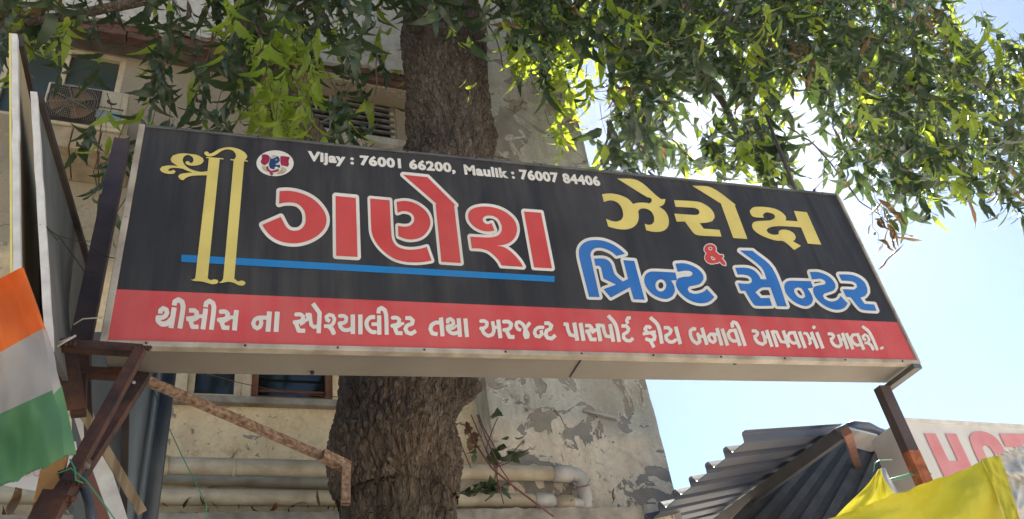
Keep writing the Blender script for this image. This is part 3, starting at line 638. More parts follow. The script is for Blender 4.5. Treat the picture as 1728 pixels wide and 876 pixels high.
def sheet_from_field(gx, gy, f, iso, mapf):
    f = f - iso; ins = f < 0; ny, nx = f.shape; vs = []; fc_ = []; idx = {}
    def vert(key, x, y):
        if key not in idx: idx[key] = len(vs); vs.append((x, y))
        return idx[key]
    full = ins[:-1, :-1] & ins[1:, :-1] & ins[:-1, 1:] & ins[1:, 1:]
    anyi = (ins[:-1, :-1] | ins[1:, :-1] | ins[:-1, 1:] | ins[1:, 1:]) & ~full
    for j in range(ny - 1):
        i = 0; row = full[j]
        ii = np.flatnonzero(row)
        if len(ii):
            for r in np.split(ii, np.flatnonzero(np.diff(ii) > 1) + 1):
                a, b = r[0], r[-1] + 1
                fc_.append((vert((a, j), gx[a], gy[j]), vert((b, j), gx[b], gy[j]), vert((b, j + 1), gx[b], gy[j + 1]), vert((a, j + 1), gx[a], gy[j + 1])))
        for i in np.flatnonzero(anyi[j]):
            C = [(i, j), (i + 1, j), (i + 1, j + 1), (i, j + 1)]; poly = []
            for k in range(4):
                (a, b), (c, d) = C[k], C[(k + 1) % 4]; fa, fb = f[b, a], f[d, c]
                if fa < 0: poly.append(vert((a, b), gx[a], gy[b]))
                if (fa < 0) != (fb < 0):
                    t = fa / (fa - fb); ky = ('e',) + tuple(sorted([(a, b), (c, d)])) ; poly.append(vert(ky, gx[a] + t * (gx[c] - gx[a]), gy[b] + t * (gy[d] - gy[b])))
            if len(poly) >= 3: fc_.append(tuple(poly))
    return [mapf(x, y) for x, y in vs], [q[::-1] for q in fc_]
def glyph(name, crop, prims, m, border=0.0, step=0.7, off=0.002, parent=None, mapf=None, bmat=None, label=None):
    gx, gy, f = glyph_field(crop, prims, step, border + 1)
    mp = mapf or (lambda o: (lambda x, y: PY(x, y, YS - o)))
    if border:
        mb = MB(); v, fc_ = sheet_from_field(gx, gy, f, border, mp(off)); mb.add(v, fc_); ob = mb.build(name, bmat or M_lwhite, parent or sign)
        mb = MB(); v, fc_ = sheet_from_field(gx, gy, f, 0.0, mp(off + 0.0012)); mb.add(v, fc_); mb.build('letter_fill', m, ob)
    else:
        mb = MB(); v, fc_ = sheet_from_field(gx, gy, f, 0.0, mp(off + 0.0012)); mb.add(v, fc_)
        for q in islands(mb): ob = q.build(name, m, parent or sign)
    return ob
K1 = (250, 230, 3.245); K2 = (420, 280, 4.867); K3 = (600, 280, 4.867); K4 = (760, 330, 5.84); K5 = (1000, 290, 5.84); K6 = (1180, 290, 5.84); K7 = (960, 380, 5.477); K8 = (1220, 400, 5.84)
# blue rule
glyph('blue_rule', (0, 0, 1), [('P', [(306, 429.7), (936.3, 466), (935.5, 476), (305.6, 442)])], M_stripe, step=1.5, off=0.0012)
# yellow opening word
glyph('letter', K1, [
    ('P', [(333, 120), (392, 123), (325, 785), (258, 777)]),
    ('P', [(230, 783), (245, 786), (262, 774), (325, 779), (343, 789), (362, 783), (380, 787), (385, 797), (375, 808), (350, 810), (320, 802), (290, 795), (250, 792)]),
    ('P', [(318, 113), (413, 121), (413, 127), (318, 119)]),
    ('P', [(469, 126), (526, 131), (471, 786), (411, 780)]),
    ('P', [(385, 800), (400, 795), (412, 777), (471, 781), (492, 796), (512, 790), (530, 796), (533, 807), (520, 818), (495, 815), (470, 803), (440, 797), (400, 803)]),
    ('P', [(450, 125), (546, 133), (546, 139), (450, 131)]),
    ('P', [(307, 96), (309, 86), (321, 83), (333, 90), (331, 97), (352, 91), (390, 70), (440, 60), (490, 68), (528, 88), (543, 108), (537, 124), (522, 136), (468, 131), (481, 113), (478, 95), (460, 77), (430, 72), (400, 82), (370, 102), (342, 111), (320, 107)]),
    ('P', [(123, 125), (135, 106), (170, 95), (215, 95), (237, 104), (213, 102), (195, 112), (188, 130), (196, 150), (215, 170), (245, 185), (290, 195), (332, 190), (330, 214), (280, 207), (235, 196), (190, 178), (150, 155), (129, 142)]),
    ('P', [(210, 95), (265, 102), (298, 118), (305, 135), (290, 152), (255, 161), (220, 158), (203, 147), (208, 137), (222, 137), (230, 147), (242, 145), (249, 133), (246, 118), (232, 106), (213, 101)]),
    ('P', [(195, 178), (150, 173), (120, 176), (108, 186), (120, 191), (140, 184), (151, 193), (140, 205), (110, 206), (75, 195), (64, 180), (75, 166), (110, 160), (155, 162), (190, 170)]),
    ('P', [(332, 190), (330, 214), (280, 214), (235, 218), (207, 228), (193, 241), (175, 236), (164, 220), (175, 208), (210, 201), (270, 198)])], M_lyel, step=0.6, off=0.003)
# large red word
glyph('letter', K2, [('P', [(252, 207), (320, 204), (400, 216), (480, 245), (550, 290), (600, 345), (630, 400), (638, 445), (628, 495), (595, 545), (540, 588), (470, 620), (390, 636), (310, 632), (240, 612), (180, 575), (135, 525), (110, 484), (262, 418), (280, 452), (300, 490), (328, 520), (365, 532), (408, 528), (440, 507), (462, 470), (466, 420), (455, 370), (425, 330), (390, 308), (340, 300), (290, 302), (248, 312)])], M_lred, 5.6)
glyph('letter', K2, [('P', [(712, 247), (878, 262), (893, 748), (717, 738)])], M_lred, 5.6)
glyph('letter', K3, [('P', [(120, 268), (280, 282), (295, 565), (308, 620), (340, 660), (395, 682), (460, 688), (530, 680), (585, 665), (625, 778), (560, 789), (480, 793), (400, 786), (325, 765), (260, 725), (200, 670), (155, 605), (134, 550), (128, 490)])], M_lred, 4.6)
glyph('letter', K3, [('P', [(337, 295), (400, 287), (465, 298), (530, 330), (585, 380), (612, 440), (612, 490), (585, 545), (540, 585), (480, 603), (420, 602), (352, 578), (348, 492), (395, 498), (445, 492), (476, 465), (482, 430), (465, 395), (430, 376), (385, 372), (345, 385)])], M_lred, 4.6, off=0.0026)
glyph('letter', K3, [('P', [(390, 72), (590, 92), (822, 323), (810, 326), (865, 798), (705, 788), (657, 313), (672, 317)])], M_lred, 4.8, off=0.0028)
glyph('letter', K4, [('P', [(350, 108), (430, 118), (510, 145), (580, 190), (635, 250), (655, 310), (655, 360), (635, 415), (590, 460), (530, 485), (450, 495), (520, 505), (580, 540), (640, 595), (690, 655), (717, 703), (505, 690), (480, 645), (430, 590), (370, 545), (300, 525), (212, 520), (195, 405), (300, 411), (380, 413), (440, 405), (480, 385), (503, 350), (507, 310), (495, 270), (470, 230), (430, 205), (390, 198), (345, 203), (320, 225), (322, 255), (345, 276), (375, 282), (405, 270), (435, 345), (380, 355), (310, 345), (240, 310), (190, 255), (175, 205), (185, 160), (220, 130), (280, 112)])], M_lred, 4.8)
glyph('letter', K4, [('P', [(725, 157), (893, 170), (1002, 718), (825, 708)])], M_lred, 4.8)
# yellow word
glyph('letter', K5, [('P', [(92, 220), (170, 213), (240, 222), (310, 245), (360, 275), (400, 318), (430, 308), (480, 303), (530, 306), (562, 312), (582, 293), (583, 272), (570, 257), (535, 248), (240, 65), (445, 85), (668, 265), (718, 268), (710, 305), (690, 330), (655, 345), (705, 378), (740, 430), (752, 490), (740, 545), (700, 580), (640, 592), (580, 588), (528, 575), (512, 510), (545, 522), (585, 518), (606, 490), (605, 445), (585, 400), (545, 370), (500, 360), (465, 368), (448, 392), (455, 430), (450, 480), (425, 525), (380, 555), (320, 568), (240, 562), (155, 540), (132, 462), (190, 485), (240, 490), (280, 475), (300, 440), (298, 390), (275, 335), (240, 300), (190, 282), (150, 285), (112, 298)])], M_lyel, off=0.001)
glyph('letter', K5, [('P', [(802, 280), (980, 288), (1060, 300), (1111, 325), (1161, 360), (1196, 410), (1203, 450), (1181, 485), (1131, 500), (1055, 506), (1095, 560), (1251, 572), (1271, 638), (1060, 628), (1010, 615), (980, 585), (910, 490), (828, 490), (805, 412), (1000, 425), (1040, 422), (1055, 400), (1045, 375), (1010, 357), (960, 352), (818, 345)])], M_lyel, off=0.001)
glyph('letter', K6, [('P', [(-71, 136), (120, 155), (360, 325), (350, 333), (475, 662), (335, 652), (215, 318), (228, 322)])], M_lyel, off=0.001)
glyph('letter', K6, [('P', [(497, 385), (530, 352), (590, 344), (660, 348), (740, 362), (800, 390), (845, 430), (858, 460), (848, 480), (970, 488), (932, 385), (1060, 398), (1203, 718), (1070, 708), (1003, 548), (900, 540), (800, 535), (730, 540), (685, 553), (662, 575), (680, 600), (720, 618), (760, 620), (785, 612), (782, 590), (800, 574), (840, 570), (890, 580), (935, 610), (952, 645), (942, 672), (920, 682), (1003, 730), (935, 770), (832, 685), (760, 678), (680, 655), (590, 615), (535, 570), (518, 530), (530, 500), (565, 488), (640, 482), (700, 478), (740, 460), (748, 440), (735, 420), (700, 405), (660, 400), (632, 415), (628, 435), (640, 453), (540, 445), (510, 422)])], M_lyel, off=0.001)
# ampersand
def circ(cx, cy, rx, ry, n=14): return [(cx + rx * math.cos(2 * math.pi * k / n), cy + ry * math.sin(2 * math.pi * k / n)) for k in range(n)]
glyph('letter', K7, [('P', circ(1306, 222, 54, 46)), ('P', circ(1326, 298, 68, 58)), ('P', [(1350, 235), (1372, 262), (1445, 345), (1448, 372), (1415, 360), (1335, 268)]), ('P', [(1352, 330), (1386, 285), (1378, 272), (1425, 276), (1428, 292), (1405, 318), (1375, 352)]), ('H', circ(1308, 216, 18, 16)), ('H', [(1310, 290), (1325, 288), (1356, 312), (1345, 324), (1322, 320)])], M_lred, 1.5, step=0.5)
# blue words
glyph('letter', K7, [('P', [(187, 662), (285, 665), (202, 290), (202, 258), (216, 232), (245, 213), (300, 210), (350, 225), (400, 250), (440, 285), (520, 265), (470, 220), (400, 175), (320, 145), (240, 137), (170, 148), (120, 180), (95, 225), (93, 270), (103, 330)]),
    ], M_lblue, 4.9)
glyph('letter', K7, [('P', [(232, 310), (315, 308), (362, 325), (392, 360), (408, 410), (427, 458), (498, 520), (548, 498), (503, 323), (605, 330), (702, 690), (600, 685), (567, 573), (388, 670), (320, 592), (437, 549), (320, 494), (308, 440), (296, 392), (275, 375), (247, 376)])], M_lblue, 4.9, off=0.0024)
glyph('letter', K7, [('P', [(780, 428), (985, 438), (1000, 508), (945, 512), (972, 560), (980, 610), (957, 658), (905, 682), (840, 672), (770, 635), (718, 575), (697, 515), (705, 468), (735, 437)]), ('H', circ(850, 557, 50, 56)),
    ('P', [(985, 355), (1060, 352), (1130, 370), (1200, 410), (1240, 460), (1245, 500), (1215, 540), (1160, 558), (1112, 566), (1098, 592), (1112, 620), (1160, 635), (1210, 628), (1250, 612), (1275, 588), (1345, 665), (1300, 705), (1240, 722), (1170, 715), (1100, 685), (1040, 635), (1000, 580), (990, 530), (1010, 490), (1060, 478), (1120, 472), (1145, 453), (1140, 435), (1110, 422), (1060, 422), (1005, 432)])], M_lblue, 4.9, off=0.0028)
glyph('letter', K8, [('P', [(120, 303), (230, 303), (290, 320), (330, 350), (358, 385), (372, 415), (432, 418), (380, 300), (165, 132), (290, 135), (490, 310), (632, 685), (535, 682), (468, 497), (380, 500), (320, 545), (375, 602), (460, 600), (485, 678), (330, 678), (300, 660), (220, 530), (175, 530), (145, 455), (260, 460), (285, 443), (285, 415), (260, 387), (210, 372), (145, 370)])], M_lblue, 4.6)
glyph('letter', K8, [('P', [(680, 430), (865, 435), (890, 498), (835, 508), (870, 560), (888, 615), (875, 655), (830, 680), (770, 672), (690, 630), (625, 560), (605, 500), (612, 455), (640, 435)]), ('H', [(735, 498), (770, 503), (800, 545), (812, 588), (785, 607), (742, 592), (707, 548), (703, 512)]),
    ('P', [(855, 345), (930, 345), (1000, 365), (1065, 405), (1105, 460), (1110, 495), (1090, 525), (1040, 545), (1000, 557), (985, 580), (1002, 612), (1050, 633), (1100, 632), (1140, 612), (1158, 580), (1230, 655), (1200, 695), (1150, 716), (1090, 714), (1010, 682), (940, 627), (900, 570), (888, 518), (900, 490), (940, 478), (1000, 468), (1015, 450), (1000, 428), (960, 412), (920, 415), (878, 418)])], M_lblue, 4.6, off=0.0024)
glyph('letter', K8, [('P', [(1140, 368), (1260, 372), (1330, 395), (1390, 440), (1420, 500), (1425, 545), (1400, 580), (1355, 598), (1395, 658), (1490, 665), (1515, 728), (1390, 720), (1345, 700), (1260, 595), (1215, 590), (1180, 515), (1295, 518), (1323, 495), (1315, 460), (1280, 440), (1220, 432), (1170, 430)])], M_lblue, 4.6, off=0.0020)
# tag line on the red band, one mesh per word
T1 = (250, 500, 7.2); T2 = (480, 500, 7.2); T3 = (710, 510, 7.2); T4 = (940, 520, 7.2); T5 = (1150, 520, 7.2); T6 = (1270, 520, 7.2)
def S(w_, *p): return ('S', list(p), w_)
def word(crop, prims): glyph('word', crop, prims, M_lwhite, step=0.55, off=0.001)
word(T1, [S(56, (148, 212), (150, 172), (182, 147), (222, 165), (230, 200), (212, 238), (170, 258), (118, 258), (117, 295), (150, 330), (200, 332), (250, 308), (285, 270)),
          S(52, (118, 255), (125, 310), (170, 345), (225, 340), (262, 320)), S(62, (318, 135), (277, 388)), S(60, (317, 113), (325, 65), (368, 42), (412, 68), (424, 130), (385, 392)),
          S(54, (495, 172), (560, 172), (592, 198), (585, 238), (560, 264), (463, 276)), S(54, (510, 285), (538, 372), (612, 372)), S(46, (555, 262), (610, 245), (690, 245)), S(30, (545, 300), (590, 275), (610, 262)), S(60, (700, 150), (665, 402)), S(58, (697, 132), (706, 82), (745, 58), (787, 85), (799, 140), (767, 407)),
          S(54, (872, 188), (935, 188), (967, 212), (960, 250), (935, 276), (843, 290)), S(54, (888, 300), (915, 382), (987, 384)), S(46, (930, 274), (980, 258), (1065, 258)), S(30, (920, 312), (965, 288), (985, 275)), S(60, (1072, 168), (1047, 416))])
word(T1, [S(50, (1450, 262), (1340, 262), (1295, 285), (1276, 330), (1292, 372), (1325, 390), (1358, 372), (1374, 330), (1368, 285)), S(60, (1474, 185), (1455, 431)), S(60, (1570, 187), (1554, 434))])
word(T2, [S(48, (130, 222), (195, 222), (227, 245), (222, 285), (195, 305), (106, 318)), S(52, (140, 330), (172, 418), (252, 420)), S(40, (205, 302), (270, 290), (290, 250)), S(26, (190, 350), (250, 315)),
          S(46, (255, 225), (310, 225), (316, 290), (325, 345), (355, 372), (400, 368)), S(54, (427, 195), (415, 450)), S(54, (345, 88), (432, 212)),
          S(44, (552, 305), (520, 290), (508, 252), (545, 225), (590, 238), (608, 280), (592, 330), (560, 362), (480, 364)), S(56, (540, 365), (575, 400), (600, 455)), S(30, (530, 285), (560, 290)),
          S(46, (662, 240), (722, 240), (752, 262), (748, 305), (715, 325), (670, 328)), S(48, (668, 320), (682, 372), (715, 408), (765, 412), (820, 392)), S(54, (830, 222), (831, 460)), S(54, (921, 222), (923, 463)),
          S(50, (1102, 253), (1045, 255), (1005, 295), (998, 350), (1022, 402), (1065, 434), (1106, 436)), S(44, (1058, 340), (1150, 340)), S(52, (1150, 232), (1152, 468)), S(50, (1142, 210), (1148, 160), (1178, 142), (1218, 168), (1235, 228), (1243, 468)),
          S(46, (1303, 262), (1365, 262), (1395, 285), (1390, 325), (1365, 345), (1296, 362)), S(48, (1335, 368), (1366, 448), (1436, 449)), S(36, (1375, 343), (1455, 330)), S(24, (1365, 385), (1420, 350)),
          S(48, (1468, 266), (1525, 264), (1560, 295), (1550, 335), (1495, 355), (1468, 395), (1488, 438), (1540, 457), (1598, 420))])
word(T3, [S(48, (250, 250), (175, 250), (128, 282), (116, 330), (140, 378), (205, 391)), S(52, (245, 187), (265, 415)),
          S(44, (328, 258), (328, 215), (358, 203), (393, 228), (397, 262), (372, 285), (325, 292)), S(46, (325, 285), (332, 335), (368, 372), (410, 380), (455, 365)), S(28, (345, 330), (395, 318), (440, 280)), S(50, (460, 195), (477, 422)), S(50, (541, 198), (562, 425))])
word(T3, [S(44, (722, 230), (775, 230), (805, 252), (800, 290), (770, 315), (722, 320)), S(44, (745, 325), (770, 378), (820, 410), (870, 395), (888, 345), (872, 232)), S(40, (890, 308), (945, 303)), S(50, (940, 213), (968, 438)),
          S(46, (998, 238), (1062, 238), (1100, 266), (1092, 308), (1060, 332), (1003, 338)), S(48, (1040, 340), (1078, 422), (1140, 424)),
          S(42, (1218, 342), (1178, 325), (1158, 285), (1166, 248), (1198, 240), (1240, 270), (1270, 330), (1302, 385), (1300, 422), (1276, 428), (1262, 390), (1275, 322), (1328, 248)),
          S(42, (1495, 308), (1430, 308), (1392, 335), (1382, 375), (1402, 412), (1442, 420), (1470, 388), (1462, 340)), S(46, (1500, 256), (1550, 255), (1588, 285), (1575, 325), (1530, 345), (1516, 395), (1542, 433), (1590, 442), (1638, 402))])
word(T4, [S(42, (78, 193), (122, 197), (132, 262), (158, 325), (220, 338)), S(50, (208, 176), (246, 396)), S(50, (285, 180), (322, 398)),
          S(42, (340, 212), (395, 213), (420, 240), (405, 272), (343, 288)), S(46, (378, 292), (412, 380), (480, 382)), S(38, (400, 272), (500, 262)), S(26, (420, 305), (470, 275)), S(50, (490, 188), (527, 403)),
          S(42, (518, 210), (560, 214), (572, 282), (595, 340), (650, 348)), S(48, (643, 193), (684, 410)), S(46, (620, 90), (708, 198), (756, 412)),
          S(42, (782, 218), (840, 216), (870, 250), (855, 288), (808, 318), (808, 362), (845, 395), (890, 397), (925, 363)), S(40, (897, 118), (860, 120), (846, 152), (862, 190))])
word(T4, [S(42, (1140, 248), (1122, 228), (1085, 226), (1068, 255), (1098, 300)), S(40, (1040, 314), (1200, 288)), S(44, (1150, 305), (1188, 340), (1180, 380), (1140, 395), (1072, 372)), S(42, (1130, 390), (1178, 478)), S(46, (1130, 112), (1226, 212), (1275, 432)),
          S(42, (1296, 238), (1350, 238), (1385, 270), (1368, 308), (1322, 335), (1328, 380), (1365, 410), (1408, 410), (1445, 383)), S(46, (1440, 225), (1498, 438))])
word(T5, [S(42, (178, 258), (138, 250), (106, 278), (112, 340), (145, 400), (190, 430), (222, 408), (212, 360), (195, 305)), S(38, (215, 345), (272, 342)), S(44, (246, 238), (310, 446)),
          S(38, (440, 318), (352, 316), (327, 345), (343, 392), (385, 418), (413, 395), (402, 350), (385, 325)), S(44, (430, 243), (490, 454)), S(44, (492, 250), (560, 456)),
          S(40, (645, 268), (590, 275), (565, 315), (588, 370), (630, 402), (690, 396)), S(44, (645, 252), (712, 460)), S(42, (622, 236), (612, 190), (630, 170), (665, 182), (695, 235), (775, 460))])
word(T5, [S(38, (852, 276), (900, 278), (926, 302), (918, 330), (875, 352)), S(40, (888, 358), (926, 415), (985, 440), (1020, 415), (1005, 350), (980, 285)), S(36, (1010, 350), (1065, 348)), S(42, (1033, 266), (1100, 470)), S(42, (1098, 270), (1165, 473)),
          S(36, (1112, 283), (1155, 290), (1180, 350), (1212, 408), (1270, 414)), S(42, (1235, 272), (1305, 479)),
          S(38, (1372, 298), (1315, 300), (1292, 340), (1318, 398), (1360, 427), (1410, 418)), S(42, (1365, 282), (1440, 484)), S(42, (1430, 284), (1505, 486)),
          S(34, (1480, 303), (1522, 310), (1545, 350), (1556, 388), (1568, 425), (1545, 442)), S(32, (1535, 368), (1610, 366)), S(42, (1575, 290), (1655, 489)), S(42, (1642, 293), (1720, 491)), S(40, (1600, 216), (1618, 250))])
word(T6, [S(36, (912, 312), (962, 314), (986, 338), (975, 365), (938, 382)), S(38, (950, 388), (990, 448), (1045, 470), (1080, 445), (1065, 390), (1040, 322)), S(34, (1070, 382), (1125, 378)), S(40, (1090, 302), (1155, 498)), S(40, (1138, 305), (1220, 500)),
          S(36, (1275, 322), (1218, 325), (1196, 362), (1222, 420), (1268, 452), (1318, 442)), S(40, (1270, 308), (1352, 506)),
          S(32, (1378, 388), (1350, 376), (1338, 345), (1365, 324), (1400, 345), (1418, 388), (1400, 420), (1358, 427)), S(38, (1398, 420), (1440, 455), (1468, 507)), S(36, (1332, 220), (1422, 300), (1518, 512)), S(44, (1562, 472), (1578, 498))])
# phone line in the built-in typeface
def textmesh(body, px0, py0, px1, py1, hpx, m, name, bold=0.05):
    cu = bpy.data.curves.new('t', 'FONT'); cu.body = body; cu.size = 1; cu.offset = bold; cu.space_character = 1.08; cu.resolution_u = 3
    to = bpy.data.objects.new('t', cu); col.objects.link(to); bpy.context.view_layer.update()
    me = to.evaluated_get(bpy.context.evaluated_depsgraph_get()).to_mesh()
    V = np.array([v.co[:2] for v in me.vertices]); Fs = [tuple(p.vertices) for p in me.polygons]; to.to_mesh_clear(); bpy.data.objects.remove(to)
    V[:, 0] -= V[:, 0].min(); Wd = V[:, 0].max(); a = PY(px0, py0, YS - .0022); b = PY(px1, py1, YS - .0022)
    h = abs(PY(px0, py0 - hpx, YS)[2] - a[2]); z = (a[2] + b[2]) / 2
    k = h / 0.72
    mb = MB(); mb.add([(a[0] + v[0] / Wd * (b[0] - a[0]), YS - .0022, a[2] + (b[2] - a[2]) * v[0] / Wd + v[1] * k) for v in V], Fs)
    for q in islands(mb): q.build(name, m, sign)
textmesh('Vijay : 76001 66200,', 519, 270.5, 769, 290.5, 15, M_lwhite, 'small_letter')
textmesh('Maulik : 76007 84406', 784, 293.5, 1014, 313.2, 15, M_lwhite, 'small_letter')
# round emblem
KE = (420, 240, 12.51)
glyph('emblem', KE, [('P', circ(552, 445, 392, 272, 24))], M_lwhite, step=0.6, off=0.001)
glyph('emblem_mark', KE, [('P', [(270, 262), (340, 255), (405, 268), (440, 310), (435, 390), (395, 450), (330, 488), (270, 455), (248, 405), (272, 350)]), ('P', [(665, 300), (720, 292), (865, 315), (838, 400), (850, 470), (815, 520), (740, 500), (680, 490), (660, 400)])], M_er, step=0.4, off=0.0016)
glyph('emblem_mark', KE, [('P', [(270, 500), (340, 490), (380, 540), (410, 630), (340, 610), (285, 560)]), ('P', [(690, 520), (780, 545), (800, 590), (740, 660), (620, 680), (580, 660), (660, 600)]), ('P', [(470, 290), (540, 270), (590, 290), (520, 330), (475, 345)])], M_eg, step=0.4, off=0.0016)
glyph('emblem_mark', KE, [('S', [(385, 510), (400, 580), (470, 625), (560, 610), (630, 585)], 42), ('P', [(430, 640), (530, 660), (480, 710)])], M_er, step=0.4, off=0.0024)
glyph('emblem_mark', KE, [('P', [(455, 310), (480, 355), (560, 320), (600, 288), (640, 330), (655, 390), (620, 430), (550, 470), (600, 480), (650, 470), (665, 520), (620, 560), (560, 540), (520, 575), (450, 550), (425, 480), (440, 400)]), ('H', circ(578, 372, 20, 12))], M_eb, border=0.8, step=0.4, off=0.0032)
glyph('emblem_mark', KE, [('P', circ(583, 545, 42, 26))], M_lwhite, step=0.4, off=0.006)

# ------------------------------------------------------------------ iron bracket, posts and props at the left
def beamthing(name, label, cat, parts, loc, group=None):
    t = thing(name, label, cat, tuple(loc), group=group)
    for pn, a, b, wd, ht, m, hol in parts:
        mb = MB(); mb.beam(a, b, wd, ht, (0, -1, 0.2), hollow=hol); mb.build(pn, m, t, bevel=0.002)
    return t
p = lambda x, y, Y: PY(x, y, Y)
brk_y = 2.70
beamthing('iron_bracket', 'rusty iron triangular bracket under the left end of the black sign', 'bracket', [
    ('top_bar', p(100, 583, 2.62), p(240, 592, 2.66), 0.035, 0.035, M_rust, False),
    ('lower_bar', p(112, 627, 2.95), p(232, 634, 2.95), 0.036, 0.036, M_rust, False),
    ('upright', p(108, 580, 2.70), p(124, 690, 2.86), 0.075, 0.03, M_rust, False),
    ('diagonal', p(238, 589, 2.64), p(96, 850, 2.36), 0.036, 0.036, M_rust, False),
    ('diagonal', p(240, 634, 2.90), p(100, 846, 2.45), 0.055, 0.036, M_rust, False),
    ('gusset', p(95, 835, 2.35), p(60, 905, 2.30), 0.065, 0.04, M_rust, False)], p(108, 700, 2.7))
beamthing('leaning_post', 'long dark brown square post leaning beside the left edge of the black sign', 'post', [('post', p(206, 240, 3.25), p(136, 580, 2.96), 0.072, 0.05, M_post, False), ('post_foot', p(136, 580, 2.96), p(132, 700, 2.95), 0.05, 0.05, M_rust, False)], p(132, 700, 2.95))
beamthing('leaning_post', 'thin dark bar standing in front of the grey shutter panels below the sign', 'post', [('post', p(142, 590, 3.3), p(152, 760, 3.3), 0.035, 0.03, M_post, False)], p(152, 760, 3.3))
bt = bpy.data.objects['iron_bracket']
for (x, y) in ((226, 646), (192, 695)):
    mb = MB(); a = p(x, y, 2.62 if y < 660 else 2.56); mb.tube([a, a + np.array([0, -.004, .001])], 0.0055, 8); mb.build('bolt_hole', M_wirew, bt)  # pale discs painted in for the bright bolt holes
for (x, y, Y, s_) in ((238, 590, 2.63, .012), (108, 583, 2.60, .014), (112, 628, 2.93, .012), (232, 636, 2.92, .013), (98, 846, 2.34, .016), (120, 820, 2.38, .014)):
    V_ = []; mb = MB(); a = p(x, y, Y)
    for k in range(5): mb.tube([a + np.array([(k - 2) * s_ * .9, 0, (k % 2) * .004]), a + np.array([(k - 1.2) * s_ * .9, -.016, .002])], s_ * .55, 6)
    mb.build('weld_bead', M_rust, bt, True)
mb = MB(); q = [p(138, 768, 2.42), p(156, 778, 2.42), p(150, 790, 2.40), p(140, 792, 2.40)]; mb.slab(q, (0, .004, 0)); mb.build('torn_plate', M_rusttube, bt)
mb = MB(); q = [p(97, 795, 2.40), p(116, 790, 2.40), p(108, 812, 2.41), p(100, 808, 2.41)]; mb.slab(q, (0, .003, 0)); mb.build('torn_plate', M_rust, bt)
t = thing('orange_post', 'flat orange painted post with rust spots behind the lower edge of the flag', 'post', tuple(p(70, 876, 2.5)))
mb = MB(); mb.beam(p(100, 745, 2.55), p(78, 850, 2.5), 0.062, 0.03, (0, -1, .2)); mb.build('post', M_orange, t, bevel=0.003)
mb = MB(); mb.beam(p(78, 851, 2.5), p(66, 920, 2.5), 0.062, 0.03, (0, -1, .2)); mb.build('post_foot', M_orust, t, bevel=0.003)
mb = MB(); mb.beam(p(112, 748, 2.57), p(88, 850, 2.53), 0.02, 0.05, (0, -1, .2)); mb.build('side_angle', M_post, t)
t = thing('rusty_tube', 'long peeling rusty square tube sloping from the bracket down to the tree trunk', 'tube', tuple(p(240, 640, 2.95)))
mb = MB(); mb.beam(p(236, 637, 2.95), p(548, 772, 3.35), 0.030, 0.030, (0, -1, .3), hollow=True); mb.build('tube', M_rusttube, t, bevel=0.0015)
mb = MB(); mb.beam(p(543, 768, 3.30), p(588, 789, 3.36), 0.042, 0.042, (0, -1, .3), hollow=True); mb.build('sleeve', M_rusttube, t)
mb = MB(); mb.beam(p(584, 786, 3.34), p(583, 851, 3.34), 0.036, 0.036, (0, -1, 0), hollow=True); mb.build('end_drop', M_rusttube, t)

# grey sheet panels / shutters below the left end
def paneled(name, label, quad, th, m, cat='panel', mframe=None, group=None):
    P_ = [p(*q) for q in quad]; n = _n(np.cross(P_[1] - P_[0], P_[3] - P_[0])); n = n if n[1] > 0 else -n
    t = thing(name, label, cat, tuple(P_[3]), group=group)
    mb = MB(); mb.slab(P_, n * th); mb.build('sheet', m, t, bevel=0.002)
    return t, P_, n
t, P_, n_ = paneled('sheet_panel', 'pale grey sheet panel standing behind the iron bracket below the sign', [(118, 560, 3.6), (226, 560, 3.6), (212, 930, 3.6), (125, 930, 3.6)], 0.02, M_panelgrey)
t, P_, n_ = paneled('sheet_panel', 'blue grey sheet panel with a dark round pole at its right edge', [(226, 600, 3.55), (286, 600, 3.7), (240, 930, 3.7), (196, 930, 3.55)], 0.02, M_panelblue)
mb = MB(); mb.beam(p(215, 600, 3.5), p(206, 930, 3.5), 0.028, 0.03, (0, -1, 0)); mb.build('edge_bar', M_darkedge, t)
mb = MB(); mb.beam(p(278, 600, 3.64), p(236, 900, 3.64), 0.014, 0.03, (0, -1, 0)); mb.build('edge_rib', M_panelblue, t)
t = thing('round_pole', 'dark round pole beside the blue grey sheet panel', 'pole', tuple(p(250, 880, 3.55)))
mb = MB(); mb.tube([p(290, 600, 3.55), p(246, 930, 3.55)], 0.030, 14); mb.build('pole', M_dpipe, t, True)
t = thing('wooden_batten', 'long weathered wooden batten slanting down across the grey sheet panels', 'batten', tuple(p(240, 870, 3.2)))
mb = MB(); mb.beam(p(122, 665, 3.2), p(240, 865, 3.2), 0.035, 0.02, (0, -1, 0)); mb.build('batten', M_wood, t, bevel=0.003)
t = thing('wooden_batten', 'shorter dark batten slanting beside the dark hose', 'batten', tuple(p(190, 880, 3.1)))
mb = MB(); mb.beam(p(138, 770, 3.1), p(188, 910, 3.1), 0.034, 0.02, (0, -1, 0)); mb.build('batten', M_redbeam, t, bevel=0.003)
t = thing('pale_slat', 'narrow pale slat standing behind the wooden batten', 'slat', tuple(p(190, 880, 3.4)))
mb = MB(); mb.beam(p(128, 660, 3.4), p(205, 900, 3.4), 0.07, 0.01, (0, -1, 0)); mb.build('slat', M_boardwhite, t)
t = thing('dark_hose', 'thick dark blue hose tied to the bracket and running down', 'hose', tuple(p(155, 880, 2.5)))
mb = MB(); mb.tube([p(134, 785, 2.5), p(140, 815, 2.5), p(150, 850, 2.5), p(158, 910, 2.5)], 0.0125, 12); mb.build('hose', M_dpipe, t, True)
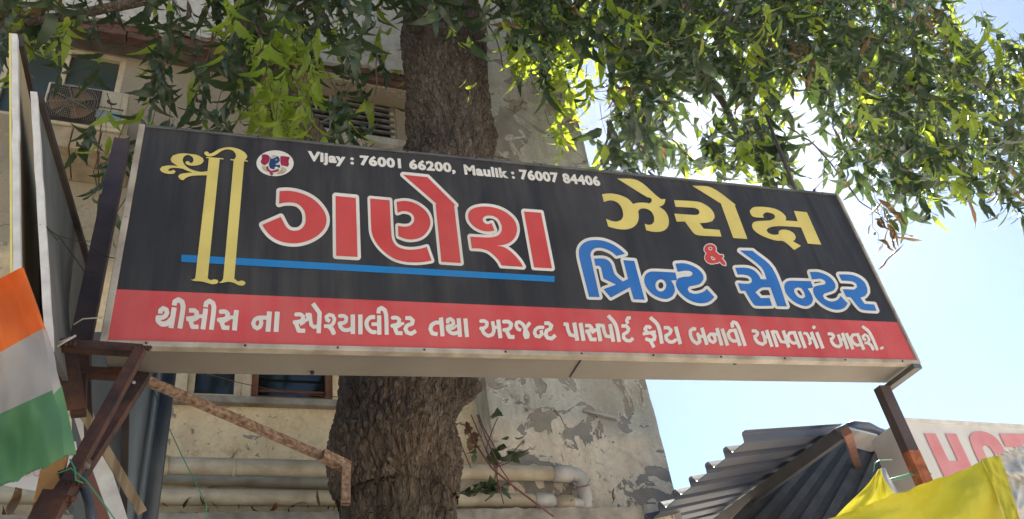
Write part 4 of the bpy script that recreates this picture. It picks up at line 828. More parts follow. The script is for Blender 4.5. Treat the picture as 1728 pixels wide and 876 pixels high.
for i, (pts, lab) in enumerate((([(118, 775), (126, 790), (128, 810), (140, 815)], 'green wire looped round the iron bracket'), ([(95, 800), (120, 790), (146, 812), (175, 850), (196, 880)], 'green wire running down beside the dark hose'))):
    t = thing('green_wire', lab, 'wire', tuple(p(*pts[0], 2.33)))
    mb = MB(); mb.tube([p(x, y, 2.33) for x, y in pts], 0.0022, 6); mb.build('strand', M_gw, t, True)
t = thing('green_wire', 'thin green string hanging diagonally in front of the cream wall and pipes', 'wire', tuple(p(265, 680, 3.0)))
mb = MB(); mb.tube([p(x, y, 3.6) for x, y in ((258, 655), (275, 700), (305, 765), (330, 815), (348, 850), (350, 900))], 0.0022, 5); mb.build('strand', M_gw, t, True)
# binding wire round the post and board
t = thing('binding_wire', 'thin dark wire tying the second white edged board to the leaning post', 'wire', tuple(p(75, 380, 2.45)))
mb = MB()
mb.tube([p(*q) for q in ((58, 381, 2.40), (68, 379, 2.38), (79, 384, 2.40), (100, 400, 2.7), (130, 440, 2.85), (142, 458, 2.9), (165, 460, 2.85))], 0.002, 5)
mb.tube([p(*q) for q in ((79, 382, 2.40), (96, 405, 2.6), (102, 398, 2.6), (140, 410, 2.85), (175, 432, 2.85), (195, 436, 2.8))], 0.002, 5)
mb.build('strand', M_wire, t, True)
t = thing('binding_wire', 'pale twisted wire ends poking up where the boards meet the bracket', 'wire', tuple(p(100, 580, 2.5)))
mb = MB(); mb.tube([p(96, 585, 2.5), p(110, 576, 2.5), p(128, 566, 2.5)], 0.004, 6); mb.tube([p(98, 578, 2.5), p(115, 572, 2.5), p(118, 569, 2.5)], 0.003, 6)
mb.tube([p(124, 548, 2.75), p(140, 538, 2.75), p(172, 536, 2.72)], 0.003, 6)
for q in islands(mb): q.build('strand', M_wirew, t, True)

# edge-on sign boards at far left
def edgeboard(label, top, bot, wpx, far_top, far_bot, mface, Yn, Yf, medge, mfar, strip=None):
    t = thing('sign_board', label, 'sign board', tuple(p(*bot, Yn)), group='sign boards seen edge on at the left')
    a, b = p(top[0], top[1], Yn), p(bot[0], bot[1], Yn); c, d = p(far_top[0], far_top[1], Yf), p(far_bot[0], far_bot[1], Yf)
    wd = wpx * 0.62 / FPX * np.linalg.norm(a - np.array([0, 0, CAMZ]))
    e = np.array([wd, 0, 0])
    mb = MB(); n = 14   # near edge with slightly wavy profile
    for k in range(n + 1):
        q = lerp(a, b, k / n) + np.array([0.003 * mn.noise(Vector((k * .9, top[0], 0))), 0, 0]); mb.v += [tuple(q), tuple(q + e), tuple(q + e + np.array([0, .03, 0])), tuple(q + np.array([0, .03, 0]))]
        if k:
            for i in range(4): mb.f.append(((k - 1) * 4 + i, k * 4 + i, k * 4 + (i + 1) % 4, (k - 1) * 4 + (i + 1) % 4)); mb.m.append(0)
    mb.f += [(0, 1, 2, 3), tuple(n * 4 + i for i in (3, 2, 1, 0))]; mb.m += [0, 0]
    mb.build('near_edge', medge, t)
    y_ = np.array([0, .032, 0]); q = [a + e * .92 + y_, b + e * .92 + y_, d, c]
    mb = MB(); mb.slab(q, -e * 0.8); mb.build('board_face', mface, t)
    u = _n(c - a)
    mb = MB(); nn = _n(np.cross(c - a, b - a)); nn = nn if nn[0] > 0 else -nn
    mb.beam(a + e * .8 + y_ + nn * .004, c + nn * .004, mfar[1], 0.03, nn); mb.build('top_rail', mfar[0], t)
    mb = MB(); mb.beam(c + nn * .006, d + nn * .006, mfar[1], 0.03, nn); mb.build('far_rail', mfar[0], t)
    if strip:
        mb = MB(); mb.slab([a - np.array([.008, -.001, 0]), a - np.array([.001, -.001, 0]), b - np.array([.001, -.001, 0]), b - np.array([.008, -.001, 0])], (0, .025, 0)); mb.build('side_strip', strip, t)
    return t
edgeboard('outermost tall narrow sign board seen edge on, white edge with yellow strip', (19, 56), (22, 470), 12, (64, 225), (70, 640), M_board, 2.35, 3.1, M_boardwhite, (M_darkedge, 0.05), M_boardyellow)
edgeboard('second sign board seen edge on, white edge and grey sheet face with dark rails', (51, 154), (76, 585), 14, (146, 445), (142, 700), M_panelgrey, 2.38, 3.35, M_boardwhite, (M_darkedge, 0.055))

# ------------------------------------------------------------------ flag
def patch(rows, ny, nx, depthf):
    """rows: list of (left point, right point) in picture pixels top to bottom; depth from depthf(u,v)"""
    R0 = smooth([r[0] for r in rows], False); R1 = smooth([r[1] for r in rows], False)
    def at(R, v): k = v * (len(R) - 1); i = min(int(k), len(R) - 2); return R[i] * (1 - (k - i)) + R[i + 1] * (k - i)
    V = []
    for j in range(ny + 1):
        a, b = at(R0, j / ny), at(R1, j / ny)
        for i in range(nx + 1):
            u = i / nx; q = a * (1 - u) + b * u; V.append(tuple(PY(q[0], q[1], depthf(u, j / ny))))
    F = [(j * (nx + 1) + i, j * (nx + 1) + i + 1, (j + 1) * (nx + 1) + i + 1, (j + 1) * (nx + 1) + i) for j in range(ny) for i in range(nx)]
    return V, F
flag = thing('flag', 'saffron white and green tricolour flag hanging at the left of the picture', 'flag', tuple(p(20, 800, 2.1)))
def fd(u, v): return 2.12 + 0.02 * mn.noise(Vector((u * 11 + v * 3, v * 5, 4))) + 0.035 * math.sin(u * 9 + v * 2.2) * (0.3 + v) + 0.018 * math.sin(u * 17 - v * 5) + 0.012 * mn.noise(Vector((u * 6, v * 6, 0))) + 0.05 * max(0, u - .86) * 7 * (v + .2)
# bands: left edge lies outside the picture
bands = [('saffron_band', M_fo, [((-170, 560), (36, 451)), ((-170, 600), (50, 490)), ((-170, 690), (76, 552))]),
         ('white_band', M_fw, [((-170, 690), (76, 552)), ((-170, 730), (92, 600)), ((-170, 775), (98, 654))]),
         ('green_band', M_fg, [((-170, 775), (98, 654)), ((-170, 830), (112, 710)), ((-170, 905), (128, 768))])]
for k, (nm, m_, rows) in enumerate(bands):
    V, F = patch(rows, 26, 90, lambda u, v, k=k: fd(u, (k + v) / 3)); mb = MB(); mb.add(V, F)
    if nm == 'green_band':   # scalloped hem: lift the last row
        nx = 90
        for i in range(nx + 1):
            x, y, z = mb.v[26 * (nx + 1) + i]; mb.v[26 * (nx + 1) + i] = (x, y, z + 0.012 * abs(math.sin(i * .21)) + 0.004 * mn.noise(Vector((i * .7, 0, 0))))
    ob = mb.build(nm, m_, flag, True)
# a folded-over strip at the flag's right edge
for nm, m_, rows in (('fold', M_fo, [((36, 451), (40, 452)), ((52, 500), (62, 512)), ((68, 548), (78, 560))]), ('fold', M_fw, [((70, 549), (80, 560)), ((82, 610), (92, 610)), ((90, 666), (103, 652))]), ('fold', M_fg, [((90, 664), (104, 650)), ((104, 712), (118, 712)), ((108, 768), (129, 766))])):
    V, F = patch(rows, 20, 6, lambda u, v: 2.05 + 0.012 * math.sin(v * 6) + .01 * u); mb = MB(); mb.add(V, F); mb.build(nm, m_, flag, True)
# paper poster behind the flag
t = thing('paper_poster', 'torn pale paper poster with faded pink letters behind the flag', 'poster', tuple(p(60, 820, 2.9)))
mb = MB(); pp = [(-60, 850), (-60, 770), (60, 745), (128, 745), (132, 770), (118, 800), (112, 838), (60, 828), (0, 818)]
q = [p(x, y, 2.9) for x, y in pp]; mb.add(q + [a + np.array([0, .004, 0]) for a in q], [tuple(range(9)), tuple(range(17, 8, -1))] + [(i, i + 9, (i + 1) % 9 + 9, (i + 1) % 9) for i in range(9)])
po = mb.build('paper', M_poster, t)
glyph('poster_lettering', (0, 740, 6.44), [('S', [(235, 335), (190, 330), (185, 355), (235, 375), (225, 405), (170, 400)], 13), ('S', [(265, 318), (285, 400), (300, 408)], 13), ('S', [(245, 345), (300, 335)], 10), ('S', [(320, 400), (318, 330), (350, 318)], 13), ('S', circ(400, 365, 34, 44)[:] + [(434, 365)], 13)], M_pposter, step=0.3, parent=t, mapf=lambda o: (lambda x, y: PY(x, y, 2.895)))
t = thing('dry_leaf', 'large curled brown dry leaf hanging below the poster at bottom left', 'leaf', tuple(p(18, 860, 2.4)))
V, F = patch([((26, 822), (38, 825)), ((20, 840), (34, 846)), ((10, 858), (20, 868)), ((11, 866), (13, 870))], 8, 3, lambda u, v: 2.4 + .02 * math.sin(v * 3 + u)); mb = MB(); mb.add(V, F); mb.build('blade', M_leafd, t, True)

# ------------------------------------------------------------------ right end: support post, other sign, roof, tarps
t = thing('sign_support', 'steel arm and post under the right end of the black sign, rusty orange lower down', 'post', tuple(p(1565, 870, 2.9)))
a0 = p(1547, 618, YS + .02); b0 = p(1492, 652, YS + DEP)
mb = MB(); mb.beam(np.array([X1 - .03, YS - .01, Z0 - .028]), np.array([X1 - .03, YS + DEP + .06, Z0 - .028]), 0.05, 0.025, (0, 0, 1)); mb.build('arm', M_framedark, t, bevel=0.002)
q0 = PZ(1490, 645, Z0 - .02); Yp = q0[1] + .01
c0 = p(1490, 648, Yp); zz = lambda y: p(1490 + .47 * (y - 648), y, Yp)[2]
xc = p(1491, 660, Yp)[0]
mb = MB(); mb.box((xc - .03, Yp - .02, zz(762)), (xc + .035, Yp + .03, Z0 - .042)); mb.build('post_upper', M_post, t, bevel=0.002)
mb = MB(); mb.box((xc - .031, Yp - .021, 0.0), (xc + .036, Yp + .031, zz(762) - .0005)); mb.build('post_lower', M_orust, t, bevel=0.002)
t = thing('green_wire', 'green string tied round the rusty right post and the yellow tarpaulin tip', 'wire', tuple(p(1480, 800, 2.9)))
mb = MB(); mb.tube([p(1478, 815, 2.95), p(1510, 810, 2.95), p(1545, 800, 2.95), p(1566, 796, 2.93), p(1572, 800, 2.93)], 0.003, 6); mb.tube([p(1478, 815, 2.95), p(1512, 806, 2.95), p(1548, 796, 2.95)], 0.003, 6)
mb.tube([p(1474, 796, 2.95), p(1476, 782, 2.95), p(1484, 777, 2.95), p(1505, 776, 2.96)], 0.0028, 6); mb.build('strand', M_gw, t, True)
# white HOT sign
YH = 4.6
def hp(x, y, push=0.0):     # points on the face of that sign: a vertical plane turned a little
    hn = _n([0.10, -1, 0]); o = p(1522, 706, YH); q = ray(x, y); k = (hn @ (o - np.array([0, 0, CAMZ])) + push) / (hn @ q); return q * k + np.array([0, 0, CAMZ])
hA = hp(1522, 706); hB = hp(1900, 719); hB[2] = hA[2]
hot = thing('second_sign', 'white sign box with large faded red letters behind the right post', 'sign', tuple(hA))
dn = np.array([0, 0, -1.0]); bk = np.array([0.02, .42, 0])
mb = MB(); mb.hexa([hA, hB, hB + dn, hA + dn, hA + bk, hB + bk, hB + dn + bk, hA + dn + bk], 0)
mb.m = [0] * len(mb.f)
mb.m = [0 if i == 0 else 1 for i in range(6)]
mb.build('sign_box', [M_hot, M_hotside], hot, bevel=0.004)
mb = MB(); up = np.array([0, -.006, 0]); mb.beam(hA + np.array([0, -.008, -.015]), hB + np.array([0, -.008, -.015]), 0.03, 0.012, (0, -1, 0)); mb.build('top_rail', M_boardwhite, hot)
KH = (1440, 680, 4.469)
hm = lambda o: (lambda x, y: hp(x, y, 0.004 + o))
glyph('letter', KH, [('P', [(533, 228), (620, 230), (722, 440), (790, 437), (693, 230), (775, 232), (975, 650), (890, 650), (840, 545), (770, 548), (820, 655), (730, 655)])], M_hotred, step=1.0, parent=hot, mapf=hm)
glyph('letter', KH, [('P', [(875, 262), (890, 232), (930, 215), (1000, 220), (1070, 258), (1120, 320), (1175, 430), (1230, 560), (1230, 640), (1180, 680), (1110, 660), (1040, 590), (950, 445), (905, 350)]), ('H', [(975, 340), (985, 322), (1010, 322), (1040, 345), (1095, 450), (1130, 540), (1120, 580), (1085, 560), (1020, 440)])], M_hotred, step=1.0, parent=hot, mapf=hm)
glyph('letter', KH, [('P', [(1100, 230), (1450, 234), (1500, 338), (1370, 336), (1480, 600), (1360, 600), (1215, 333), (1148, 331)])], M_hotred, step=1.0, parent=hot, mapf=hm)

# corrugated roof seen from below
roof = thing('corrugated_roof', 'dark blue grey corrugated metal roof seen from below at lower right', 'roof', tuple(p(1300, 900, 5.0)))
A0 = p(1268, 740, 4.0)
v1 = _n(ray(1976, 678)); v2 = _n(ray(336, 1505))
# length along the eave so that it ends near the lower left tip
kk = 0.1
while True:
    q = A0 + v2 * kk - np.array([0, 0, CAMZ]); xx = CX - (RX[0] * q[0] + RY[0] * q[1] + RU[0] * q[2]) / (RX[2] * q[0] + RY[2] * q[1] + RU[2] * q[2]) * FPX
    if xx < 1100 or kk > 6: break
    kk += 0.02
v2 = v2 * kk; C0 = A0 + v2; print('roof', A0, C0, kk); nrm = _n(np.cross(v1, v2)); nrm = nrm if nrm[2] > 0 else -nrm
mb = MB(); L1 = 1.9; ncor = 6.0
prof = []
NS = 200; ext = 1.45
for i in range(NS + 1):
    t_ = i / NS * ext; ph = (t_ * ncor) % 1.0
    h = 0.055 * (1 if ph < 0.16 else (1 - (ph - .16) / .09 if ph < .25 else (0 if ph < .9 else (ph - .9) / .1)))
    jag = 0.02 * mn.noise(Vector((t_ * 6, 1, 1)))
    for e in (-0.02 + jag, L1):
        mb.v.append(tuple(A0 + v2 * t_ + v1 * e + nrm * h))
for i in range(NS): a = 2 * i; mb.f.append((a, a + 1, a + 3, a + 2)); mb.m.append(0)
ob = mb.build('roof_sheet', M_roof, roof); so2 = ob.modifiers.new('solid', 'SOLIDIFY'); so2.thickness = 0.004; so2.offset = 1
def rp(x, y, push):    # points below the sheet
    q = ray(x, y); k = (nrm @ (A0 - np.array([0, 0, CAMZ])) - push) / (nrm @ q); return q * k + np.array([0, 0, CAMZ])
mb = MB(); mb.beam(rp(1215, 880, .07), rp(1425, 728, .07), 0.12, 0.09, tuple(nrm)); mb.build('rafter', M_beam, roof, bevel=0.004)
mb = MB(); mb.beam(rp(1428, 728, .12), rp(1468, 850, .12), 0.06, 0.05, tuple(nrm)); mb.build('brace', M_redbeam, roof)
rs = MB()
for k in range(26):     # rear slope beyond the rafter, ribbed
    f0, f1 = k / 26, (k + 1) / 26; dY = 0.05 * (k % 2)
    rs.add([p(1395 + 250 * f0, 716 + 30 * f0, 6.6 + dY), p(1395 + 250 * f1, 716 + 30 * f1, 6.6 + dY), p(1150 + 620 * f1, 960, 5.4 + dY), p(1150 + 620 * f0, 960, 5.4 + dY)], [(0, 1, 2, 3)])
    rs.add([p(1395 + 250 * f1, 716 + 30 * f1, 6.6), p(1395 + 250 * f1, 716 + 30 * f1, 6.65), p(1150 + 620 * f1, 960, 5.45), p(1150 + 620 * f1, 960, 5.4)], [(0, 1, 2, 3)])
rs.build('rear_sheet', M_beam, roof)
mb = MB(); mb.slab([rp(1424, 722, .04), rp(1482, 736, .04), rp(1488, 768, .04), rp(1430, 752, .04)], nrm * .02); mb.build('fascia_plate', M_hotside, roof)
mb = MB(); mb.tube([rp(1424, 724, -.05), rp(1440, 718, -.07), rp(1462, 720, -.06), rp(1482, 728, -.03), rp(1530, 740, -.03)], [.03, .045, .05, .04, .04], 10); mb.build('edge_roll', M_roof, roof, True)

# tarpaulins
t = thing('yellow_tarpaulin', 'big bright yellow tarpaulin stretched across the bottom right corner, frayed white lining', 'tarpaulin', tuple(p(1560, 880, 1.5)))
def ty(u, v): return 1.55 - 0.12 * u + .04 * v + 0.014 * math.sin(u * 10 + v * 5) + .02 * mn.noise(Vector((u * 4, v * 4, 2))) + .006 * abs(mn.noise(Vector((u * 12, v * 7, 6)))) + .004 * abs(mn.noise(Vector((u * 30 + v * 9, v * 14, 8))))
V, F = patch([((1375, 884), (1662, 779)), ((1380, 915), (1680, 830)), ((1385, 1000), (1702, 900)), ((1390, 1100), (1730, 1010))], 40, 80, ty); mb = MB(); mb.add(V, F)
nxp = 81
for i in range(nxp):
    x, y, z = mb.v[i]; mb.v[i] = (x, y, z + .006 * mn.noise(Vector((i * .15, 0, 1))) )
mb.build('cloth', M_tarp, t, True)
V, F = patch([((1655, 775), (1688, 768)), ((1680, 830), (1706, 826)), ((1702, 900), (1728, 900)), ((1725, 1000), (1760, 1000))], 24, 8, lambda u, v: 1.42 + .01 * mn.noise(Vector((u * 5, v * 9, 0)))); mb = MB(); mb.add(V, F); mb.build('hem', M_tarp, t, True)
V, F = patch([((1652, 778), (1745, 745)), ((1690, 820), (1800, 800)), ((1710, 900), (1820, 900)), ((1740, 1000), (1850, 1000))], 60, 60, lambda u, v: 1.46 + .03 * mn.noise(Vector((u * 4, v * 7, 3))) + .012 * mn.noise(Vector((u * 14, v * 19, 3)))); mb = MB(); mb.add(V, F)
for i in range(61): x, y, z = mb.v[i]; mb.v[i] = (x, y, z + .016 * mn.noise(Vector((i * .5, 0, 0))) + .008 * mn.noise(Vector((i * 1.7, 0, 0))))
mb.build('frayed_lining', M_tarpw, t, True)
t = thing('yellow_tarpaulin', 'small peaked yellow tarpaulin corner tied up with green string, creased', 'tarpaulin', tuple(p(1450, 900, 2.6)))
def tp(u, v): return 2.75 - .15 * v + .03 * math.sin(u * 14) * v + .02 * mn.noise(Vector((u * 7, v * 5, 0))) + .012 * abs(mn.noise(Vector((u * 16, v * 3, 0))))
V, F = patch([((1482, 792), (1488, 790)), ((1462, 820), (1503, 822)), ((1425, 856), (1528, 856)), ((1385, 900), (1560, 900)), ((1330, 960), (1600, 960))], 36, 40, tp); mb = MB(); mb.add(V, F); mb.build('cloth', M_tarp, t, True)
V, F = patch([((1486, 789), (1494, 790)), ((1490, 803), (1502, 808)), ((1502, 822), (1514, 826)), ((1514, 838), (1526, 842)), ((1524, 848), (1536, 862))], 16, 5, lambda u, v: 2.62 - .1 * v + .01 * math.sin(u * 5 + v * 8)); mb = MB(); mb.add(V, F); mb.build('white_hem', M_tarpw, t, True)

# rods and wires above the sign
t = thing('stay_rod', 'brown steel stay rod rising behind the top edge of the sign into the leaves', 'rod', tuple(p(1345, 330, 2.98)))
mb = MB(); mb.tube([p(1348, 335, 2.98), p(1293, 195, 3.3)], 0.011, 10); mb.build('rod', M_rusttube if 0 else M_post, t, True)
t = thing('overhead_wire', 'thin black wire crossing the blue sky at upper right', 'wire', tuple(p(1560, 121, 7)))
mb = MB(); mb.tube([p(900, 160, 7), p(1560, 126, 7), p(1640, 122, 7), p(2600, 60, 7)], 0.006, 6); mb.build('strand', M_wire, t, True)
t = thing('overhead_wire', 'pair of faint wires low behind the right hand leaves', 'wire', tuple(p(1650, 290, 9)))
mb = MB(); mb.tube([p(1100, 122, 9), p(3200, 715, 9)], 0.006, 6); mb.build('strand', M_wirew, t, True); mb = MB(); mb.tube([p(1100, 129, 9), p(3200, 725, 9)], 0.006, 6); mb.build('strand', M_wirew, t, True)
t = thing('stay_wire', 'thin wire tied to the top edge of the sign near its right corner', 'wire', tuple(p(1374, 325, 2.8)))
mb = MB(); mb.tube([p(1374, 326, 2.8), p(1376, 318, 2.8), p(1402, 290, 3.0), p(1440, 240, 3.3)], 0.0028, 6); mb.build('strand', M_wire, t, True); mb = MB(); mb.tube([p(1374, 326, 2.78), p(1374, 320, 2.78)], .008, 8); mb.build('knot', M_wire, t, True)
t = thing('window_wire', 'reddish wire sagging across the lower window', 'wire', tuple(fpt(340, 632, .15)))
mb = MB(); mb.tube([fpt(x, y, .15) for x, y in ((340, 628), (400, 645), (450, 656), (510, 665), (570, 670))], 0.003, 6); mb.build('strand', M_rw, t, True)

print('pre-tree', round(time.time() - T0, 1))
# ------------------------------------------------------------------ tree
def resample(C, Rr, step):
    C = [np.array(c, float) for c in C]; out = []; rr = []
    n = len(C)
    for i in range(n - 1):
        L = np.linalg.norm(C[i + 1] - C[i]); k = max(1, int(L / step))
        p0, p1, p2, p3 = C[max(i - 1, 0)], C[i], C[i + 1], C[min(i + 2, n - 1)]
        for j in range(k):
            t = j / k; out.append(0.5 * (2 * p1 + (p2 - p0) * t + (2 * p0 - 5 * p1 + 4 * p2 - p3) * t * t + (3 * p1 - p0 - 3 * p2 + p3) * t ** 3)); rr.append(Rr[i] * (1 - t) + Rr[i + 1] * t)
    out.append(C[-1]); rr.append(Rr[-1]); return out, rr
def bark_tube(C, Rr, step, na, amp=0.02, freq=1.0, lean=None):
    P_, R2 = resample(C, Rr, step); mb = MB(); a = np.array([1.0, 0, 0]); m = len(P_)
    vs = []
    for i, q in enumerate(P_):
        d = _n(P_[min(i + 1, m - 1)] - P_[max(i - 1, 0)]); a = _n(a - d * (a @ d)); b = np.cross(d, a)
        for k in range(na):
            th = 2 * math.pi * k / na; c, s_ = math.cos(th), math.sin(th); nn = a * c + b * s_; r = R2[i]; w0 = q + nn * r
            u = Vector((w0[0] * freq, w0[1] * freq, w0[2] * freq))
            wv = mn.noise_vector(u * 5) * 0.05
            u2 = Vector(((u.x + wv.x) * 20, (u.y + wv.y) * 20, (u.z + wv.z) * 10.5))
            D_, _pp = mn.voronoi(u2); e = D_[1] - D_[0]; plate = min(1.0, e / 0.28)
            u3 = Vector((u.x * 46, u.y * 46, u.z * 27)); D3, _pp = mn.voronoi(u3); e3 = min(1.0, (D3[1] - D3[0]) / .3)
            big = mn.noise(u * 2.3) * 1.6 + mn.noise(u * 5.5) * 0.8
            disp = amp * (plate - 0.6) + amp * 0.32 * (e3 - .5) + amp * big + amp * .25 * mn.noise(u * 60)
            if lean: disp += lean(w0, nn)
            vs.append(tuple(w0 + nn * disp))
    F = [(i * na + k, i * na + (k + 1) % na, (i + 1) * na + (k + 1) % na, (i + 1) * na + k) for i in range(m - 1) for k in range(na)]
    F += [tuple((m - 1) * na + k for k in range(na))]
    mb.add(vs, F); return mb
YT = 4.2
rows = [(876, 575, 770), (840, 571, 773), (800, 558, 776), (760, 555, 775), (720, 562, 770), (690, 566, 774), (655, 572, 780), (600, 575, 782), (540, 578, 788), (460, 592, 800), (380, 622, 815), (320, 650, 824), (260, 684, 832), (200, 686, 827), (120, 685, 818), (60, 683, 811), (0, 682, 805), (-120, 690, 800), (-260, 700, 790)]
C = []; Rr = []
for (y, l, r) in rows:
    a, b = PY(l, y, YT), PY(r, y, YT); c = (a + b) / 2; C.append(c); Rr.append(np.linalg.norm(b - a) / 2 * 0.95)
zb0 = C[0][2]
C = [np.array([C[0][0] - .02, YT, -0.05]), np.array([C[0][0] - .02, YT, 0.5]), np.array([C[0][0] - .01, YT, zb0 * .6])] + C
Rr = [Rr[0] * 1.5, Rr[0] * 1.15, Rr[0] * 1.05] + Rr
tree = thing('tree', 'big tree with thick fissured brown trunk and drooping green leaves behind the black sign', 'tree', (C[0][0], YT, 0))
lipc = PY(772, 655, YT - .1); knot = PY(712, 712, YT - .36)
def lean(w0, nn):
    d1 = np.linalg.norm((w0 - lipc) * np.array([1, .9, 1.3])); d2 = np.linalg.norm(w0 - knot)
    v = 0.13 * math.exp(-(d1 / .11) ** 2)
    v += 0.035 * math.exp(-(d2 / .10) ** 2) - 0.05 * math.exp(-(d2 / .04) ** 2)
    return v
bark_tube(C, Rr, 0.014, 340, 0.024, 0.85, lean).build('trunk', M_bark, tree, True)
lc = [(640, 560, 4.15, 75), (600, 470, 4.1, 72), (565, 370, 4.05, 66), (528, 262, 4.0, 50), (492, 195, 4.0, 40), (462, 135, 3.98, 30), (440, 70, 3.95, 25), (405, -40, 3.9, 21), (360, -200, 3.8, 16)]
def limb(lst, nm, na=90, step=.02, amp=.011, par=None):
    Cc = [PY(x, y, Y) for x, y, Y, r in lst]; Rl = [r / FPX * np.linalg.norm(q - np.array([0, 0, CAMZ])) * .95 for q, (_, _, _, r) in zip(Cc, lst)]; Rl = [q * (.8 if nm == 'limb' else 1) for q in Rl]
    return bark_tube(Cc, Rl, step, na, amp).build(nm, M_bark, par or tree, True)
limb(lc, 'limb')
for lst in ([(780, -60, 4.3, 34), (950, -40, 4.6, 24), (1130, 0, 4.8, 17), (1280, 60, 5.0, 13), (1420, 110, 5.2, 10), (1540, 150, 5.3, 8), (1660, 235, 5.4, 6), (1740, 250, 5.4, 4)],
            [(1000, -30, 4.7, 12), (1130, 60, 4.6, 8), (1215, 165, 4.6, 5.5), (1250, 240, 4.5, 3.5)],
            [(720, -120, 4.2, 30), (560, -60, 4.0, 20), (380, -30, 3.9, 12), (200, 10, 3.9, 8), (40, 40, 3.9, 5)]):
    limb(lst, 'branch', 20, .04, .004)

for lst in ([(1330, 215, 4.4, 2.2), (1375, 245, 4.35, 2), (1420, 300, 4.3, 1.8), (1455, 345, 4.2, 1.4), (1486, 362, 4.2, 1)], [(1060, 185, 4.5, 2.2), (1110, 215, 4.5, 2), (1160, 262, 4.4, 1.6), (1185, 290, 4.4, 1)], [(1180, 120, 4.4, 2), (1232, 200, 4.3, 1.8), (1243, 262, 4.3, 1.4)],
            [(440, 60, 3.7, 1.8), (448, 110, 3.65, 1.6), (430, 165, 3.6, 1.2), (400, 200, 3.6, 1)], [(812, 20, 3.7, 1.6), (838, 70, 3.7, 1.3), (850, 120, 3.7, 1)], [(634, 85, 3.5, 1.4), (635, 130, 3.5, 1.1), (630, 190, 3.5, .9)], [(1420, 255, 4.3, 1.2), (1395, 280, 4.3, 1), (1380, 300, 4.3, .8)], [(1560, 200, 4.3, 2), (1610, 260, 4.2, 1.6), (1690, 310, 4.2, 1.2), (1740, 330, 4.2, 1)]):
    Cc = [PY(x, y, Y) for x, y, Y, q_ in lst]; P_, R2 = resample(Cc, [q_[3] / FPX * 5.5 for q_ in lst], .06)
    mb = MB(); mb.tube([q + rng.normal(0, .004, 3) for q in P_], R2, 6); mb.build('hanging_twig', M_twig, tree, True)
# leaves -----------------------------------------------------------
def leaf_template(seed):
    r = random.Random(seed); L = 1.0; wd = r.uniform(.125, .205); n = 9; V = []; bend = r.uniform(.05, .6); tw = r.uniform(-1.0, 1.0); fold = r.uniform(.02, .14)
    for i in range(n + 1):
        t = i / n; w_ = wd * (math.sin(math.pi * min(1, t ** .8)) ** .8) * (1 - .45 * t) * (1 + .10 * (-1) ** i * (0 < i < n))
        if i == n: w_ = 0.004
        z = -t * L * math.cos(bend * t * 1.3); y = L * t * math.sin(bend * t * 1.6); a = tw * t
        cx, cy = math.cos(a), math.sin(a); wv = .02 * math.sin(t * 11 + seed)
        V += [(-w_ * cx, y - w_ * cy - fold * w_ * 4 + wv, z), (0, y, z), (w_ * cx, y + w_ * cy - fold * w_ * 4 - wv, z)]
    F = []
    for i in range(n):
        a = i * 3; F += [(a, a + 1, a + 4, a + 3), (a + 1, a + 2, a + 5, a + 4)]
    return np.array(V), F
LT = [leaf_template(k) for k in range(10)]
def dry_template(seed):
    V, F = leaf_template(seed); V = V.copy(); t = -V[:, 2]; r = random.Random(seed + 50); k = r.uniform(2, 4)
    V[:, 0] *= .6; V[:, 1] += .25 * np.sin(t * k * 1.3); V[:, 0] += .18 * np.sin(t * k); return V, F
DT = [dry_template(k + 20) for k in range(4)]
grid = ["77521468887665448999999999999998730"[:32],
        "55444447975332239999999999999620", "12322237663210003419998999999765", "00121233743210000316765887999976",
        "00111223432210000105525852699876", "00020000000000000015436631367656", "00000000000000000000000000125334", "00000000000000000000000000010000"]
grid[0] = "77411246888655339999999999999500"
grid[1] = "55322236975321117999999999999510"
top = "66211126777644566999999999998410"
dens = {}
for j, rr_ in enumerate([top, top] + grid):
    for i, ch in enumerate(rr_[:32]): dens[(i, j - 2)] = int(ch)
for j, base_ in ((2, 6), (3, 6), (4, 6), (5, 5), (6, 3)):      # the canopy goes on past the right edge and thins out
    for i in range(32, 37): dens[(i, j)] = max(0, base_ - (i - 31))
leaves = []   # (matrix 3x3, pos, template idx, material id, size)
twigs = MB()
def rot3(ax, ay, az): return np.array(Euler((ax, ay, az)).to_matrix())
def sprig(pos, n, size, young_lit=0.0, dry=0.0, tl=0.38):
    d = _n([rnd(-.35, .35), rnd(-.35, .35), -1.0]); base = pos - d * tl * .5; side = rnd(0, 6.28)
    cur = base - np.array([0, 0, -.22]) - d * .1; pts = [base - d * .12 + np.array([rnd(-.04, .04), rnd(-.04, .04), .03]), base]
    for k in range(1, 4): pts.append(base + d * tl * k / 3 + rng.normal(0, .012, 3))
    twigs.tube(pts, [.0028, .0025, .0022, .0018, .001], 4)
    yng_lit = random.random() < young_lit; dr = random.random() < dry
    for k in range(n):
        t = k / max(1, n - 1); q = base + d * tl * t + rng.normal(0, .012, 3); az = side + k * 2.4 + rnd(-.4, .4)
        el = rnd(.02, .42) if random.random() < .85 else rnd(.4, .9); m3 = rot3(0, 0, az) @ rot3(el, 0, 0) @ rot3(0, 0, rnd(-1, 1))
        sz = size * rnd(.5, 1.2) * (0.75 if t > .85 and yng_lit else 1)
        mid = 2 if dr or random.random() < .012 else (1 if (yng_lit or random.random() < .06) else 0)
        leaves.append((m3 * sz, q, (random.randrange(4) if mid == 2 else random.randrange(10)), mid))
DENS = 1.3
